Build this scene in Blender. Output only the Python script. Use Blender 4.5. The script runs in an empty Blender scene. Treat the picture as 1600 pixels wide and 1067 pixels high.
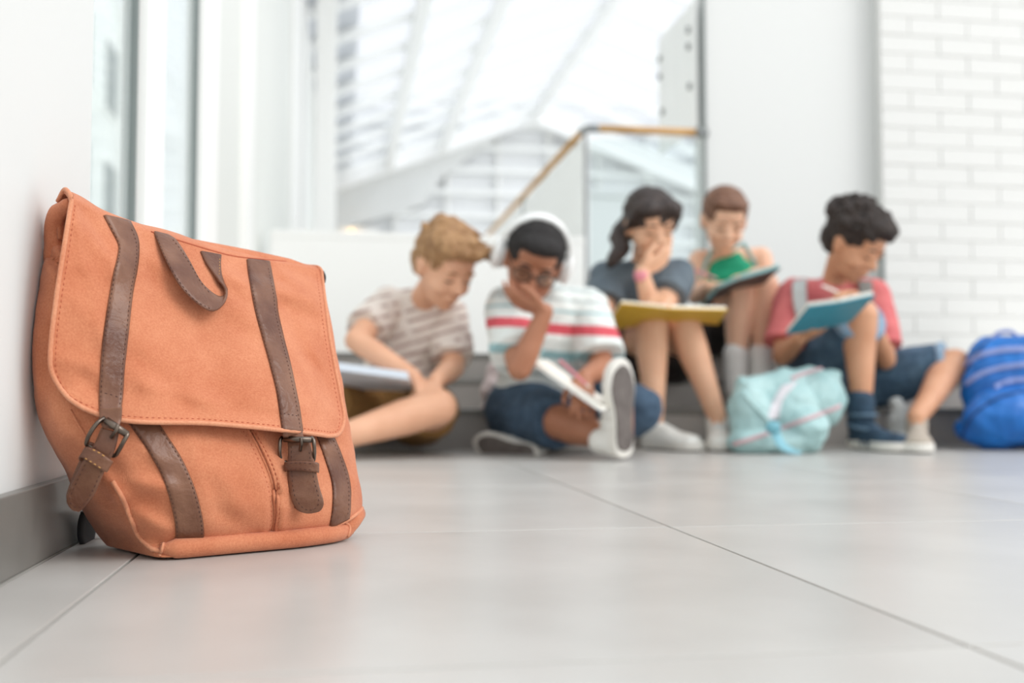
import bpy, bmesh, math, random
import numpy as np
from mathutils import Vector, Matrix, Quaternion
from mathutils.bvhtree import BVHTree
from mathutils import noise as mnoise
random.seed(7)
sc = bpy.context.scene
COL = sc.collection
# ------------------------------------------------------------------ camera, sky, sun, exposure
F = 1650.0
YAW = math.radians(9.2)
PITCH = math.atan(84.5 / F)
CAM = Vector((0, 0, 0.155))
cd = bpy.data.cameras.new('camera'); cam = bpy.data.objects.new('camera', cd); COL.objects.link(cam)
cam.location = CAM
cam.rotation_euler = (math.pi / 2 + PITCH, 0, -YAW)
cd.sensor_width = 36; cd.lens = F / 1600 * 36
cd.clip_start = 0.01; cd.clip_end = 300
cd.dof.use_dof = True; cd.dof.focus_distance = 1.06; cd.dof.aperture_fstop = 3.2
sc.camera = cam
RC = cam.rotation_euler.to_matrix()

def U(px, py, d):
    """pixel of the 1600x1067 frame + depth along the lens axis -> world point"""
    v = RC @ Vector(((px - 800) / F * d, (533.5 - py) / F * d, -d))
    return CAM + v
def ray(px, py):
    return (RC @ Vector(((px - 800) / F, (533.5 - py) / F, -1))).normalized()
def ground(px, py, z=0.0):
    r = ray(px, py); t = (z - CAM.z) / r.z
    return CAM + r * t
def onY(px, py, Y):
    r = ray(px, py); return CAM + r * (Y / r.y)
def onX(px, py, X):
    r = ray(px, py); return CAM + r * (X / r.x)
def proj(p):
    v = RC.transposed() @ (Vector(p) - CAM)
    return (800 + F * v.x / -v.z, 533.5 - F * v.y / -v.z, -v.z)

w = bpy.data.worlds.new('sky'); sc.world = w; w.use_nodes = True
nt = w.node_tree; nt.nodes.clear()
out = nt.nodes.new('ShaderNodeOutputWorld'); bg = nt.nodes.new('ShaderNodeBackground')
tc = nt.nodes.new('ShaderNodeTexCoord'); sx = nt.nodes.new('ShaderNodeSeparateXYZ'); cr = nt.nodes.new('ShaderNodeValToRGB')
cr.color_ramp.elements[0].position = 0.0; cr.color_ramp.elements[0].color = (0.965, 0.955, 0.935, 1)
cr.color_ramp.elements[1].position = 0.8; cr.color_ramp.elements[1].color = (0.88, 0.94, 1.0, 1)
nt.links.new(tc.outputs['Generated'], sx.inputs[0]); nt.links.new(sx.outputs['Z'], cr.inputs[0])
nt.links.new(cr.outputs[0], bg.inputs[0]); bg.inputs[1].default_value = 1.16
nt.links.new(bg.outputs[0], out.inputs[0])

sd = bpy.data.lights.new('sun', 'SUN'); sun = bpy.data.objects.new('sun', sd); COL.objects.link(sun)
sd.energy = 1.35; sd.angle = math.radians(38); sd.color = (1.0, 0.985, 0.97)
sun.rotation_euler = Vector((0.80, -0.50, 0.75)).to_track_quat('Z', 'Y').to_euler()

sc.view_settings.view_transform = 'Standard'; sc.view_settings.look = 'None'
sc.view_settings.gamma = 1; sc.view_settings.use_curve_mapping = False
sc.view_settings.exposure = 0.25
sc.cycles.transparent_max_bounces = 48

# ------------------------------------------------------------------ materials
def lin(c):
    c = c / 255.0
    return c / 12.92 if c <= 0.04045 else ((c + 0.055) / 1.055) ** 2.4
def rgb(r, g, b): return (lin(r), lin(g), lin(b), 1)

def mat(name, col, rough=0.6, metal=0.0, var=None, vscale=8, bump=0, bscale=60, detail=4, spec=0.5, emit=None, sss=0, coat=0, sheen=0):
    m = bpy.data.materials.new(name); m.use_nodes = True
    n = m.node_tree.nodes; L = m.node_tree.links
    b = n['Principled BSDF']
    b.inputs['Roughness'].default_value = rough; b.inputs['Metallic'].default_value = metal
    b.inputs['Specular IOR Level'].default_value = spec
    b.inputs['Base Color'].default_value = col
    if sheen: b.inputs['Sheen Weight'].default_value = sheen
    if coat: b.inputs['Coat Weight'].default_value = coat; b.inputs['Coat Roughness'].default_value = 0.1
    t = n.new('ShaderNodeTexCoord')
    if sss:
        b.inputs['Subsurface Weight'].default_value = sss
        b.inputs['Subsurface Radius'].default_value = (0.02, 0.008, 0.005); b.inputs['Subsurface Scale'].default_value = 0.3
    if var is not None:
        nz = n.new('ShaderNodeTexNoise'); nz.inputs['Scale'].default_value = vscale; nz.inputs['Detail'].default_value = detail
        r = n.new('ShaderNodeValToRGB'); r.color_ramp.elements[0].position = 0.35; r.color_ramp.elements[1].position = 0.65
        r.color_ramp.elements[0].color = col; r.color_ramp.elements[1].color = var
        L.new(t.outputs['Object'], nz.inputs['Vector']); L.new(nz.outputs[0], r.inputs[0]); L.new(r.outputs[0], b.inputs['Base Color'])
    if bump:
        nz = n.new('ShaderNodeTexNoise'); nz.inputs['Scale'].default_value = bscale; nz.inputs['Detail'].default_value = 5
        bp = n.new('ShaderNodeBump'); bp.inputs['Strength'].default_value = bump; bp.inputs['Distance'].default_value = 0.01
        L.new(t.outputs['Object'], nz.inputs['Vector']); L.new(nz.outputs[0], bp.inputs['Height']); L.new(bp.outputs[0], b.inputs['Normal'])
    if emit is not None:
        b.inputs['Emission Color'].default_value = col; b.inputs['Emission Strength'].default_value = emit
    return m

# ------------------------------------------------------------------ mesh helpers
def link(name, me, m=None, parent=None, smooth=True):
    o = bpy.data.objects.new(name, me); COL.objects.link(o)
    if m is not None:
        for mm in (m if isinstance(m, (list, tuple)) else [m]): me.materials.append(mm)
    if parent is not None:
        o.parent = parent
        pl = parent.matrix_world if False else None
        # parents are only translated: keep the child where it was modelled
        off = Vector((0, 0, 0)); q = parent
        while q is not None:
            off += q.location; q = q.parent
        o.location = -off if o.location.length == 0 else o.location - off
    if smooth:
        me.polygons.foreach_set('use_smooth', [True] * len(me.polygons))
    me.update()
    return o
def pydata(name, V, Fc, m=None, parent=None, smooth=True):
    me = bpy.data.meshes.new(name); me.from_pydata([tuple(v) for v in V], [], Fc); me.validate()
    return link(name, me, m, parent, smooth)
def from_bm(name, bm, m=None, parent=None, smooth=False):
    bmesh.ops.recalc_face_normals(bm, faces=bm.faces[:])
    me = bpy.data.meshes.new(name); bm.to_mesh(me); bm.free()
    return link(name, me, m, parent, smooth)
def empty(name, loc, label=None, cat=None, group=None):
    o = bpy.data.objects.new(name, None); o.empty_display_size = 0.05; COL.objects.link(o); o.location = Vector(loc)
    if label: tag(o, label, cat, group)
    return o
def tag(o, label, cat, group=None, kind=None):
    if label: o['label'] = label
    if cat: o['category'] = cat
    if group: o['group'] = group
    if kind: o['kind'] = kind
    return o
def bx(bm, x0, x1, y0, y1, z0, z1, bev=0):
    r = bmesh.ops.create_cube(bm, size=1)
    vs = r['verts']
    for v in vs:
        v.co = Vector(((x0 + x1) / 2 + v.co.x * (x1 - x0), (y0 + y1) / 2 + v.co.y * (y1 - y0), (z0 + z1) / 2 + v.co.z * (z1 - z0)))
    if bev:
        es = list({e for v in vs for e in v.link_edges})
        bmesh.ops.bevel(bm, geom=es, offset=bev, segments=2, profile=0.5, affect='EDGES')
def box(name, x0, x1, y0, y1, z0, z1, m, parent=None, bev=0, kind=None):
    bm = bmesh.new(); bx(bm, x0, x1, y0, y1, z0, z1, bev)
    o = from_bm(name, bm, m, parent)
    if kind: o['kind'] = kind
    return o
def tube_data(pts, rad, seg=10, closed=False):
    pts = [Vector(p) for p in pts]; n = len(pts); V = []; Fc = []
    rads = rad if isinstance(rad, (list, tuple)) else [rad] * n
    prev = None
    for i, p in enumerate(pts):
        if closed: t = pts[(i + 1) % n] - pts[i - 1]
        else: t = pts[min(i + 1, n - 1)] - pts[max(i - 1, 0)]
        t = t.normalized() if t.length > 1e-9 else Vector((0, 0, 1))
        if prev is None:
            a = t.cross(Vector((0, 0, 1)));
            if a.length < 1e-3: a = t.cross(Vector((1, 0, 0)))
        else: a = prev - t * prev.dot(t)
        a.normalize(); prev = a; b = t.cross(a)
        for k in range(seg):
            an = 2 * math.pi * k / seg
            V.append(p + (a * math.cos(an) + b * math.sin(an)) * rads[i])
    for i in range(n if closed else n - 1):
        j = (i + 1) % n
        for k in range(seg):
            k2 = (k + 1) % seg
            Fc.append((i * seg + k, i * seg + k2, j * seg + k2, j * seg + k))
    if not closed:
        Fc.append(tuple(range(seg))[::-1]); Fc.append(tuple((n - 1) * seg + k for k in range(seg)))
    return V, Fc
def tube(name, pts, rad, m, parent=None, seg=10, closed=False):
    V, Fc = tube_data(pts, rad, seg, closed); return pydata(name, V, Fc, m, parent)
def cr_curve(P, n):
    """Catmull-Rom resample of a list of Vectors/tuples to n points (uniform parameter by arc length)"""
    P = [np.array(p, float) for p in P]
    if len(P) == 2: return [P[0] + (P[1] - P[0]) * i / (n - 1) for i in range(n)]
    Q = [2 * P[0] - P[1]] + P + [2 * P[-1] - P[-2]]
    fine = []
    for i in range(len(P) - 1):
        a, b, c, d = Q[i:i + 4]
        for k in range(24):
            t = k / 24
            fine.append(0.5 * ((2 * b) + (c - a) * t + (2 * a - 5 * b + 4 * c - d) * t * t + (3 * b - a - 3 * c + d) * t ** 3))
    fine.append(P[-1])
    L = [0]
    for i in range(1, len(fine)): L.append(L[-1] + float(np.linalg.norm(fine[i] - fine[i - 1])))
    res = []; j = 0
    for i in range(n):
        s = L[-1] * i / (n - 1)
        while j < len(L) - 2 and L[j + 1] < s: j += 1
        t = (s - L[j]) / max(L[j + 1] - L[j], 1e-12)
        res.append(fine[j] * (1 - t) + fine[j + 1] * t)
    return res

# solids for voxel union
class Solid:
    def __init__(s): s.V = []; s.F = []
    def add(s, V, Fc):
        o = len(s.V); s.V += [tuple(v) for v in V]; s.F += [tuple(i + o for i in f) for f in Fc]; return s
    def ell(s, c, r, M=None, seg=20, ring=12):
        c = Vector(c); r = (r, r, r) if isinstance(r, (int, float)) else r
        V = []; Fc = []
        for i in range(1, ring):
            th = math.pi * i / ring
            for k in range(seg):
                ph = 2 * math.pi * k / seg
                v = Vector((r[0] * math.sin(th) * math.cos(ph), r[1] * math.sin(th) * math.sin(ph), r[2] * math.cos(th)))
                V.append(c + (M @ v if M else v))
        top = len(V); v = Vector((0, 0, r[2])); V.append(c + (M @ v if M else v)); V.append(c - (M @ v if M else v))
        for i in range(ring - 2):
            for k in range(seg):
                k2 = (k + 1) % seg; Fc.append((i * seg + k, (i + 1) * seg + k, (i + 1) * seg + k2, i * seg + k2))
        for k in range(seg):
            k2 = (k + 1) % seg
            Fc.append((top, k, k2)); Fc.append((top + 1, (ring - 2) * seg + k2, (ring - 2) * seg + k))
        return s.add(V, Fc)
    def fr(s, p, r1, q, r2, seg=18):
        """flat ended frustum"""
        V, Fc = tube_data([p, q], [r1, r2], seg); return s.add(V, [f[::-1] for f in Fc])
    def cone(s, p, r1, q, r2):
        s.ell(p, r1, seg=16, ring=8); s.ell(q, r2, seg=16, ring=8); return s.fr(p, r1, q, r2)
    def chain(s, P, R):
        for i in range(len(P) - 1): s.cone(P[i], R[i], P[i + 1], R[i + 1])
        return s
    def boxm(s, c, h, M):
        c = Vector(c); V = []
        for z in (-1, 1):
            for y in (-1, 1):
                for x in (-1, 1): V.append(c + M @ Vector((x * h[0], y * h[1], z * h[2])))
        return s.add(V, [(0, 2, 3, 1), (4, 5, 7, 6), (0, 1, 5, 4), (2, 6, 7, 3), (0, 4, 6, 2), (1, 3, 7, 5)])
    def mesh(s, name, vox, smooth=3, m=None, parent=None, disp=None):
        me = bpy.data.meshes.new('tmp'); me.from_pydata(s.V, [], s.F)
        bm = bmesh.new(); bm.from_mesh(me)
        bmesh.ops.remove_doubles(bm, verts=bm.verts[:], dist=1e-6); 
        bm.to_mesh(me); bm.free()
        o = bpy.data.objects.new('tmp', me); COL.objects.link(o)
        r = o.modifiers.new('r', 'REMESH'); r.mode = 'VOXEL'; r.voxel_size = vox; r.use_smooth_shade = True
        if smooth:
            q = o.modifiers.new('s', 'SMOOTH'); q.factor = 0.5; q.iterations = smooth
        dg = bpy.context.evaluated_depsgraph_get(); dg.update()
        me2 = bpy.data.meshes.new_from_object(o.evaluated_get(dg)); me2.name = name
        me2.materials.clear()
        bpy.data.objects.remove(o); bpy.data.meshes.remove(me)
        if disp:
            no = [v.normal.copy() for v in me2.vertices]
            for v, nn in zip(me2.vertices, no): v.co = v.co + nn * disp(v.co, nn)
        return link(name, me2, m, parent)
def frame(fwd, up):
    """matrix whose columns are side, back(-fwd), up : local -Y looks along fwd"""
    f = Vector(fwd).normalized(); u = Vector(up); u = (u - f * u.dot(f)).normalized(); b = -f; x = b.cross(u)
    return Matrix((x, b, u)).transposed()

# ------------------------------------------------------------------ base materials
M = {}
M['wall'] = mat('white_wall_paint', rgb(224, 225, 223), 0.55, bump=0.02, bscale=200)
M['white'] = mat('white_coated_metal', rgb(246, 246, 243), 0.4)
M['brickwhite'] = mat('white_painted_brick', rgb(224, 224, 221), 0.5, bump=0.12, bscale=90)
M['tile'] = mat('grey_stone_tile', rgb(196, 193, 188), 0.3, var=rgb(184, 181, 176), vscale=5, detail=6, bump=0.02, bscale=150)
M['tile_b'] = mat('grey_stone_tile_paler', rgb(200, 197, 192), 0.3, var=rgb(188, 185, 180), vscale=4, detail=6, bump=0.02, bscale=150)
M['grout'] = mat('grout', rgb(176, 174, 168), 0.8)
M['step'] = mat('dark_grey_stone', rgb(162, 156, 151), 0.4, var=rgb(150, 145, 140), vscale=7, detail=6)
M['plinth'] = mat('grey_plinth_stone', rgb(124, 122, 117), 0.35, var=rgb(112, 110, 105), vscale=8, detail=6)
M['steel'] = mat('brushed_steel', rgb(150, 152, 152), 0.3, metal=1)
M['darkline'] = mat('grey_gasket', rgb(120, 128, 126), 0.5)
M['wood'] = mat('oak_handrail_wood', rgb(214, 168, 104), 0.4, var=rgb(198, 150, 88), vscale=20)
def glass_mat(name, tint, fac, rough=0.02):
    m = bpy.data.materials.new(name); m.use_nodes = True; n = m.node_tree.nodes; L = m.node_tree.links; n.clear()
    o = n.new('ShaderNodeOutputMaterial'); mx = n.new('ShaderNodeMixShader'); tr = n.new('ShaderNodeBsdfTransparent'); gl = n.new('ShaderNodeBsdfGlossy')
    tr.inputs[0].default_value = tint; gl.inputs['Roughness'].default_value = rough; mx.inputs[0].default_value = fac
    fr = n.new('ShaderNodeLayerWeight'); fr.inputs[0].default_value = 0.5
    pw = n.new('ShaderNodeMath'); pw.operation = 'POWER'; pw.inputs[1].default_value = 4.0; L.new(fr.outputs['Facing'], pw.inputs[0])
    ma = n.new('ShaderNodeMath'); ma.operation = 'MULTIPLY_ADD'; ma.inputs[1].default_value = fac * 4; ma.inputs[2].default_value = fac * .4; ma.use_clamp = True
    L.new(pw.outputs[0], ma.inputs[0]); L.new(ma.outputs[0], mx.inputs[0])
    L.new(tr.outputs[0], mx.inputs[1]); L.new(gl.outputs[0], mx.inputs[2]); L.new(mx.outputs[0], o.inputs[0]); return m
M['glass'] = glass_mat('clear_glass', rgb(245, 249, 249), 0.10)
M['roofglass'] = glass_mat('roof_glass', rgb(243, 244, 246), 0.03)

# ================================================================== SETTING
h = 0.155
XB = ground(0, 914).x                      # face of the plinth along the left wall
XW = XB - 0.013                            # face of the left wall
XJ = ground(0, 1035).x                     # tile joints running away from the camera
XJ2 = ground(1600, 1045).x
YJ = ground(1050, 823).y; YJ0 = ground(1480, 1010).y
print('XB', XB, 'joints', XJ, XJ2, XJ2 - XJ, 'Y', YJ0, YJ, YJ - YJ0, 'third', ground(690, 765).y)
TX = XJ2 - XJ; TY = YJ - YJ0
TX = 0.580; TY = 0.60
YS = [3.02, 3.27, 3.52]; ZS = [0.116, 0.207, 0.297]      # fronts and tops of the three steps
Y_RAIL = 4.5
XR = onY(1104, 300, Y_RAIL).x                             # where the plain wall starts
XRAIL = onY(915, 200, Y_RAIL).x
XBR = onY(1379, 300, 4.42).x                               # left edge of the brick wall

# floor: screed with separate tiles
floor = box('floor', XW - 0.02, 5.2, -1.9, YS[0] + 0.3, -0.06, -0.0035, M['grout'], kind='structure')
tb = bmesh.new(); bx(tb, -TX / 2 + 0.0016, TX / 2 - 0.0016, -TY / 2 + 0.0016, TY / 2 - 0.0016, -0.0036, 0, 0.0008)
bmesh.ops.recalc_face_normals(tb, faces=tb.faces[:])
tmes = []
for mm in ('tile', 'tile_b'):
    me = bpy.data.meshes.new('tile'); tb.to_mesh(me); me.materials.append(M[mm]); tmes.append(me)
tb.free()
cut = {}
def tile_at(x0, x1, y0, y1, i):
    full = abs((x1 - x0) - TX) < 1e-4 and abs((y1 - y0) - TY) < 1e-4
    if full: me = tmes[i % 2]
    else:
        key = (round(x1 - x0, 4), round(y1 - y0, 4), i % 2)
        if key not in cut:
            bm = bmesh.new(); a = (x1 - x0) / 2 - .0016; b = (y1 - y0) / 2 - .0016
            bx(bm, -a, a, -b, b, -0.0036, 0, 0.0008); bmesh.ops.recalc_face_normals(bm, faces=bm.faces[:])
            me = bpy.data.meshes.new('tile'); bm.to_mesh(me); bm.free(); me.materials.append(M[('tile', 'tile_b')[i % 2]]); cut[key] = me
        me = cut[key]
    o = bpy.data.objects.new('tile', me); COL.objects.link(o); o.parent = floor; o.location = ((x0 + x1) / 2, (y0 + y1) / 2, 0)
xs = [XB + 0.001] + [XJ + TX * k for k in range(0, 10)]
ys = [YJ0 + TY * k for k in range(-4, 5)]
ys = [y for y in ys if y < YS[0] - 0.02] + [YS[0] + 0.01]
for i in range(len(xs) - 1):
    for j in range(len(ys) - 1):
        tile_at(xs[i], xs[i + 1], ys[j], ys[j + 1], (i * 7 + j * 3) % 5)

# steps of the seating tribune
for k in range(3):
    y1 = (YS[k + 1] if k < 2 else Y_RAIL + 0.12)
    s = box('seating_step', XW, XBR + 0.6 if k < 2 else XR + 1.2, YS[k], y1 + 0.02, -0.05 if k == 0 else ZS[k - 1] - 0.03, ZS[k] - 0.018, M['step'])
    tag(s, ['lowest low grey step behind the feet of the children', 'middle grey step between the lowest step and the landing', 'top grey step forming the landing under the glass railing'][k], 'step', 'low grey seating steps', 'structure')
    # stone treads, one slab after another, with a nosing
    x = XW; i = 0; L = 1.16
    xe = XBR + 0.6 if k < 2 else XR + 1.2
    while x < xe - 0.01:
        x1 = min(x + L if i else x + L - 0.3 * k, xe)
        box('tread', x + 0.001, x1 - 0.001, YS[k] - 0.006, y1 - 0.003, ZS[k] - 0.018, ZS[k], M['tile'] if False else M['plinth'], s, 0.002)
        box('riser', x + 0.001, x1 - 0.001, YS[k] - 0.002, YS[k] + 0.01, (0 if k == 0 else ZS[k - 1]), ZS[k] - 0.0185, M['step'], s)
        x = x1; i += 1

# left wall with its stone plinth, then the glazed wall
YE = 1.27
wl = box('wall_left', XW - 0.14, XW, -1.9, YE, -0.05, 3.4, M['wall'], kind='structure')
bl = box('baseboard_left', XB - 0.014, XB - 0.013 + 0.0125, -1.9, 2.9, -0.004, 0.0, M['grout'], kind='structure')
y = YJ0 - TY * 4
while y < 2.9:
    box('tile', XB - 0.013, XB, y + 0.0012, min(y + TY, 2.95) - 0.0012, 0.0, 0.071, M['plinth'], bl, 0.0012); y += TY
XG = XW - 0.055                                           # glazing plane
M['infill'] = mat('light_grey_infill', rgb(226, 228, 223), 0.45)
def yat(px, X): return onX(px, 500, X).y
wn = empty('window_1', (XG, YE, 0)); wn['kind'] = 'structure'
box('window_sill', XG - 0.05, XW, YE + 0.001, 15.9, 0.0, 0.071, M['white'], wn)
edges = [(205, 216, 'd'), (217, 243, 'w'), (300, 309, 'd'), (310, 331, 'w'), (379, 390, 'w'), (452, 476, 'w'), (490, 500, 'w')]
prev = YE
for a, b, t in edges:
    ya, yb = yat(a, XG + 0.02), yat(b, XG + 0.02)
    if t == 'd': yn = yat(edges[edges.index((a, b, t)) + 1][0], XG + 0.02); box('gasket', XG + 0.002, XG + 0.012, yn - .014, yn - .001, 0.072, 3.38, M['darkline'], wn)
    else: box('mullion', XG - 0.014, XG + 0.03, ya, yb, 0.07, 3.4, M['white'], wn, 0.003)
    if t == 'w' and False: pass
ysx = [YE] + [ (yat(a, XG + .02) + yat(b, XG + .02)) / 2 for a, b, t in edges if t == 'w'] + [15.9]
for a, b in zip(ysx[:-1], ysx[1:]):
    if 2.5 < a < 8.5: box('infill_panel', XG - 0.006, XG + 0.006, a + .01, b - .01, 0.072, 3.38, M['infill'], wn)
    else: box('pane', XG - 0.004, XG + 0.004, a + .01, b - .01, 0.072, 3.38, M['glass'], wn)
box('top_rail', XG - 0.05, XG + 0.03, YE, 15.9, 3.38, 3.5, M['white'], wn)
# column far down the glazed wall
ca, cb = onY(492, 300, 8.2).x, onY(524, 300, 8.2).x
cm = bmesh.new(); bx(cm, ca, cb, 8.2, 8.5, 0, 4.1, .01); bx(cm, ca - .03, cb + .03, 8.17, 8.53, 0, .3, .01)
o = from_bm('column', cm, M['white']); tag(o, 'white column at the far end of the window wall', 'column', kind='structure')

# outside, seen through the left panes: pale plaster block with a few red brick bays
M['pale'] = mat('pale_plaster', rgb(236, 237, 233), 0.7, var=rgb(222, 224, 221), vscale=0.7)
M['redbrick'] = mat('far_red_brick', rgb(206, 160, 145), 0.8)
ob = empty('outside_building', (-5.0, 11, 0)); tag(ob, 'pale building outside behind the left window panes', 'building')
box('facade', -5.6, -5.0, 2, 26, 0, 9, M['pale'], ob)
for k in range(9):
    y = 3 + k * 2.5
    box('pilaster', -5.0, -4.9, y - 0.5, y - 0.2, 0, 9, M['redbrick'], ob) if k < 3 else None
    for z in (0.9, 3.6, 6.2):
        f = box('window', -5.0, -4.95, y, y + 1.3, z, z + 1.6, M['white'], ob)
        box('pane', -4.96, -4.94, y + .08, y + 1.22, z + .08, z + 1.52, M['darkline'], f)
box('pavement_outside', -5.0, XG - 0.2, -1.9, 26, -0.1, -0.02, M['tile_b'], kind='structure')

# plain white wall behind the readers on the right, side return, and the painted brick wall
wb = box('wall_back', XR, 5.2, Y_RAIL + 0.0, Y_RAIL + 0.15, 0.0, 3.4, M['wall'], kind='structure')
YBR = 4.42
wr = box('wall_right', XBR + 0.012, 5.2, YBR + 0.025, YBR + 0.08, -0.05, 3.4, M['wall'], kind='structure')
wbf = empty('wall_brick', (XBR, YBR, 0)); wbf['kind'] = 'structure'
box('mortar_bed', XBR + 0.001, 4.9, YBR + 0.006, YBR + 0.03, 0, 3.0, M['brickwhite'], wbf)
BW, BH = 0.290, 0.086
def brick_me(wd):
    bm = bmesh.new(); bx(bm, 0.0025, wd - 0.0025, 0, 0.03, 0.0025, BH - 0.0025, 0.003)
    bmesh.ops.recalc_face_normals(bm, faces=bm.faces[:])
    me = bpy.data.meshes.new('brick'); bm.to_mesh(me); bm.free(); me.materials.append(M['brickwhite']); return me
bm_full, bm_half = brick_me(BW), brick_me(BW / 2)
for r in range(29):
    x = XBR; k = 0
    while x < 4.4:
        me = bm_full if (k or r % 2 == 0) else bm_half
        o = bpy.data.objects.new('brick', me); COL.objects.link(o); o.parent = wbf
        o.location = (x - XBR, random.uniform(-0.001, 0.001), r * BH)
        x += BW if me is bm_full else BW / 2; k += 1
# thin dark joint between walls low down
box('trim_1', XBR - 0.008, XBR + 0.002, YBR - 0.004, YBR + 0.02, 0.3, 0.95, M['darkline'], kind='structure')

# low white parapet at the back of the landing
pw = bmesh.new(); bx(pw, XG + 0.05, XRAIL - 0.02, Y_RAIL - 0.06, Y_RAIL + 0.06, ZS[2], 0.83, .004); bx(pw, XG + 0.05, XRAIL - 0.018, Y_RAIL - 0.062, Y_RAIL + 0.062, 0.81, 0.84, .002)
o = from_bm('parapet', pw, M['white']); tag(o, 'low white parapet wall behind the two seated boys', 'wall', kind='structure')

# glass balustrade with an oak handrail, L shaped
M['frost'] = mat('frosted_panel', rgb(250, 251, 249), 0.35)
ra = empty('glass_railing', (XRAIL, Y_RAIL, ZS[2])); tag(ra, 'glass railing with thin steel posts and wooden handrail above the landing', 'railing')
zr = onY(915, 200, Y_RAIL).z
tube('handrail', [(XRAIL + .06, Y_RAIL, zr), (XR - 0.05, Y_RAIL, zr)], 0.017, M['wood'], ra, 14)
tube('handrail', [(XRAIL, Y_RAIL + .06, zr), (XRAIL, 9.4, zr)], 0.017, M['wood'], ra, 14)
tube('rail_elbow', cr_curve([(XRAIL + .06, Y_RAIL, zr), (XRAIL + .012, Y_RAIL + .012, zr), (XRAIL, Y_RAIL + .06, zr)], 9), 0.0185, M['steel'], ra, 14)
tube('rail_end', [(XR - 0.05, Y_RAIL, zr), (XR + 0.005, Y_RAIL, zr)], 0.021, M['steel'], ra, 14)
box('post', XRAIL - .008, XRAIL + .008, Y_RAIL - .008, Y_RAIL + .008, ZS[2], zr, M['steel'], ra)
box('post', XR - .02, XR - .006, Y_RAIL - .02, Y_RAIL - .004, ZS[2], 2.05, M['darkline'], ra)
for yy in (6.1, 7.7, 9.3): box('post', XRAIL - .01, XRAIL + .01, yy - .01, yy + .01, ZS[2], zr, M['steel'], ra)
box('pane', XRAIL + .02, XR - .03, Y_RAIL - .006, Y_RAIL + .006, ZS[2] + .04, zr - .045, M['glass'], ra)
for ya, yb in ((Y_RAIL + .03, 6.07), (6.13, 7.67), (7.73, 9.27)):
    box('pane', XRAIL - .006, XRAIL + .006, ya, yb, ZS[2] + .04, zr - .045, M['frost'], ra)
for x in (XRAIL + .1, XR - .1):
    tube('clamp', [(x, Y_RAIL, ZS[2]), (x, Y_RAIL, ZS[2] + .06)], .02, M['steel'], ra, 12)

# upper balustrade panel fixed with steel buttons, running away from the wall corner
ub = empty('upper_balustrade', (XR - .03, Y_RAIL, 1.2)); tag(ub, 'frosted side panel with round steel fixings above the handrail end', 'panel')
Yb2 = onX(1030, 100, XR - .04).y
box('panel', XR - .045, XR - .03, Y_RAIL + .02, (Y_RAIL + Yb2) / 2 - .004, 1.36, 1.95, M['frost'], ub, .002)
box('panel', XR - .045, XR - .03, (Y_RAIL + Yb2) / 2 + .004, Yb2, 1.36, 1.95, M['frost'], ub, .002)
for (px, py) in ((1077, 47), (1077, 73), (1032, 92), (1032, 120), (1079, 135), (1036, 175)):
    p = onX(px, py, XR - .045)
    tube('steel_fixing', [(p.x - .012, p.y, p.z), (p.x + .002, p.y, p.z)], .016, M['steel'], ub, 14)

# landing and hall floor beyond
box('floor_hall', XG - .1, 12, Y_RAIL + .14, 30, -0.1, 0.25, M['white'], kind='structure')
# stair landing block and far bench seen through the glass
M['softgrey'] = mat('soft_grey_paint', rgb(226, 228, 226), 0.6)
for k, (x0, x1, y0, z1) in enumerate(((1.6, 2.1, 9.6, 1.7), (2.5, 3.2, 11.5, 2.4))):
    bm = bmesh.new(); bx(bm, x0, x1, y0, y0 + .35, .25, z1, .02); bx(bm, x0 - .05, x1 + .05, y0 - .03, y0 + .38, z1, z1 + .06, .01); bx(bm, x0 + .05, x1 - .05, y0 - .01, y0, .4, z1 - .15, .003)
    o = from_bm('display_panel', bm, M['softgrey']); tag(o, ['shorter pale grey panel far behind the glass railing', 'taller pale grey panel far behind the glass railing'][k], 'panel')

# gabled glass roof: beams along the hall, rafters across
RX, RZ = 3.3, 5.15; SL = 0.38; XL = -0.9; XRR = 8.4; Y0R, Y1R = 3.2, 18.0
def zl(x): return RZ - SL * abs(x - RX)
ce = empty('ceiling', (RX, Y0R, RZ)); ce['kind'] = 'structure'
M['beam'] = mat('white_roof_steel', rgb(251, 251, 249), 0.5)
M['rib'] = mat('white_roof_rafter', rgb(249, 250, 248), 0.5)
def slopebox(name, x0, x1, y0, y1, dz, th, m):
    V = []
    for y in (y0, y1):
        for x in (x0, x1):
            for z in (0, th): V.append((x, y, zl(x) + dz + z))
    return pydata(name, V, [(0, 1, 3, 2), (4, 6, 7, 5), (0, 4, 5, 1), (2, 3, 7, 6), (0, 2, 6, 4), (1, 5, 7, 3)], m, ce, False)
y = Y0R; k = 0
while y < Y1R:
    slopebox('rafter', XL, RX, y, y + .09, -.10, .10, M['rib']); slopebox('rafter', RX, XRR, y, y + .09, -.10, .10, M['rib'])
    if k % 1 == 0:
        slopebox('glass_pane', XL, RX, y + .09, y + .95, 0.0, .012, M['roofglass']); slopebox('glass_pane', RX, XRR, y + .09, y + .95, 0.0, .012, M['roofglass'])
    y += .95; k += 1
for px in (665, 790, 940):
    p = onY(px, 0, 7); 
    # beam x such that it crosses the frame top near this column
    r = ray(px, 0); best = None
    for yy in np.linspace(2, 16, 600):
        q = CAM + r * (yy / r.y)
        if q.z >= zl(q.x) - .2: best = q; break
    if best is None: continue
    x = best.x if abs(best.x - RX) > .35 else RX
    bm = bmesh.new(); bx(bm, x - .07, x + .07, Y0R, Y1R, zl(x) - .2, zl(x) - .02, .01)
    from_bm('beam', bm, M['beam'], ce)
# solid white lower strip of the left slope
slopebox('eave_panel', XL, 0.15, Y0R, Y1R, .03, .05, M['beam'])
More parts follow.
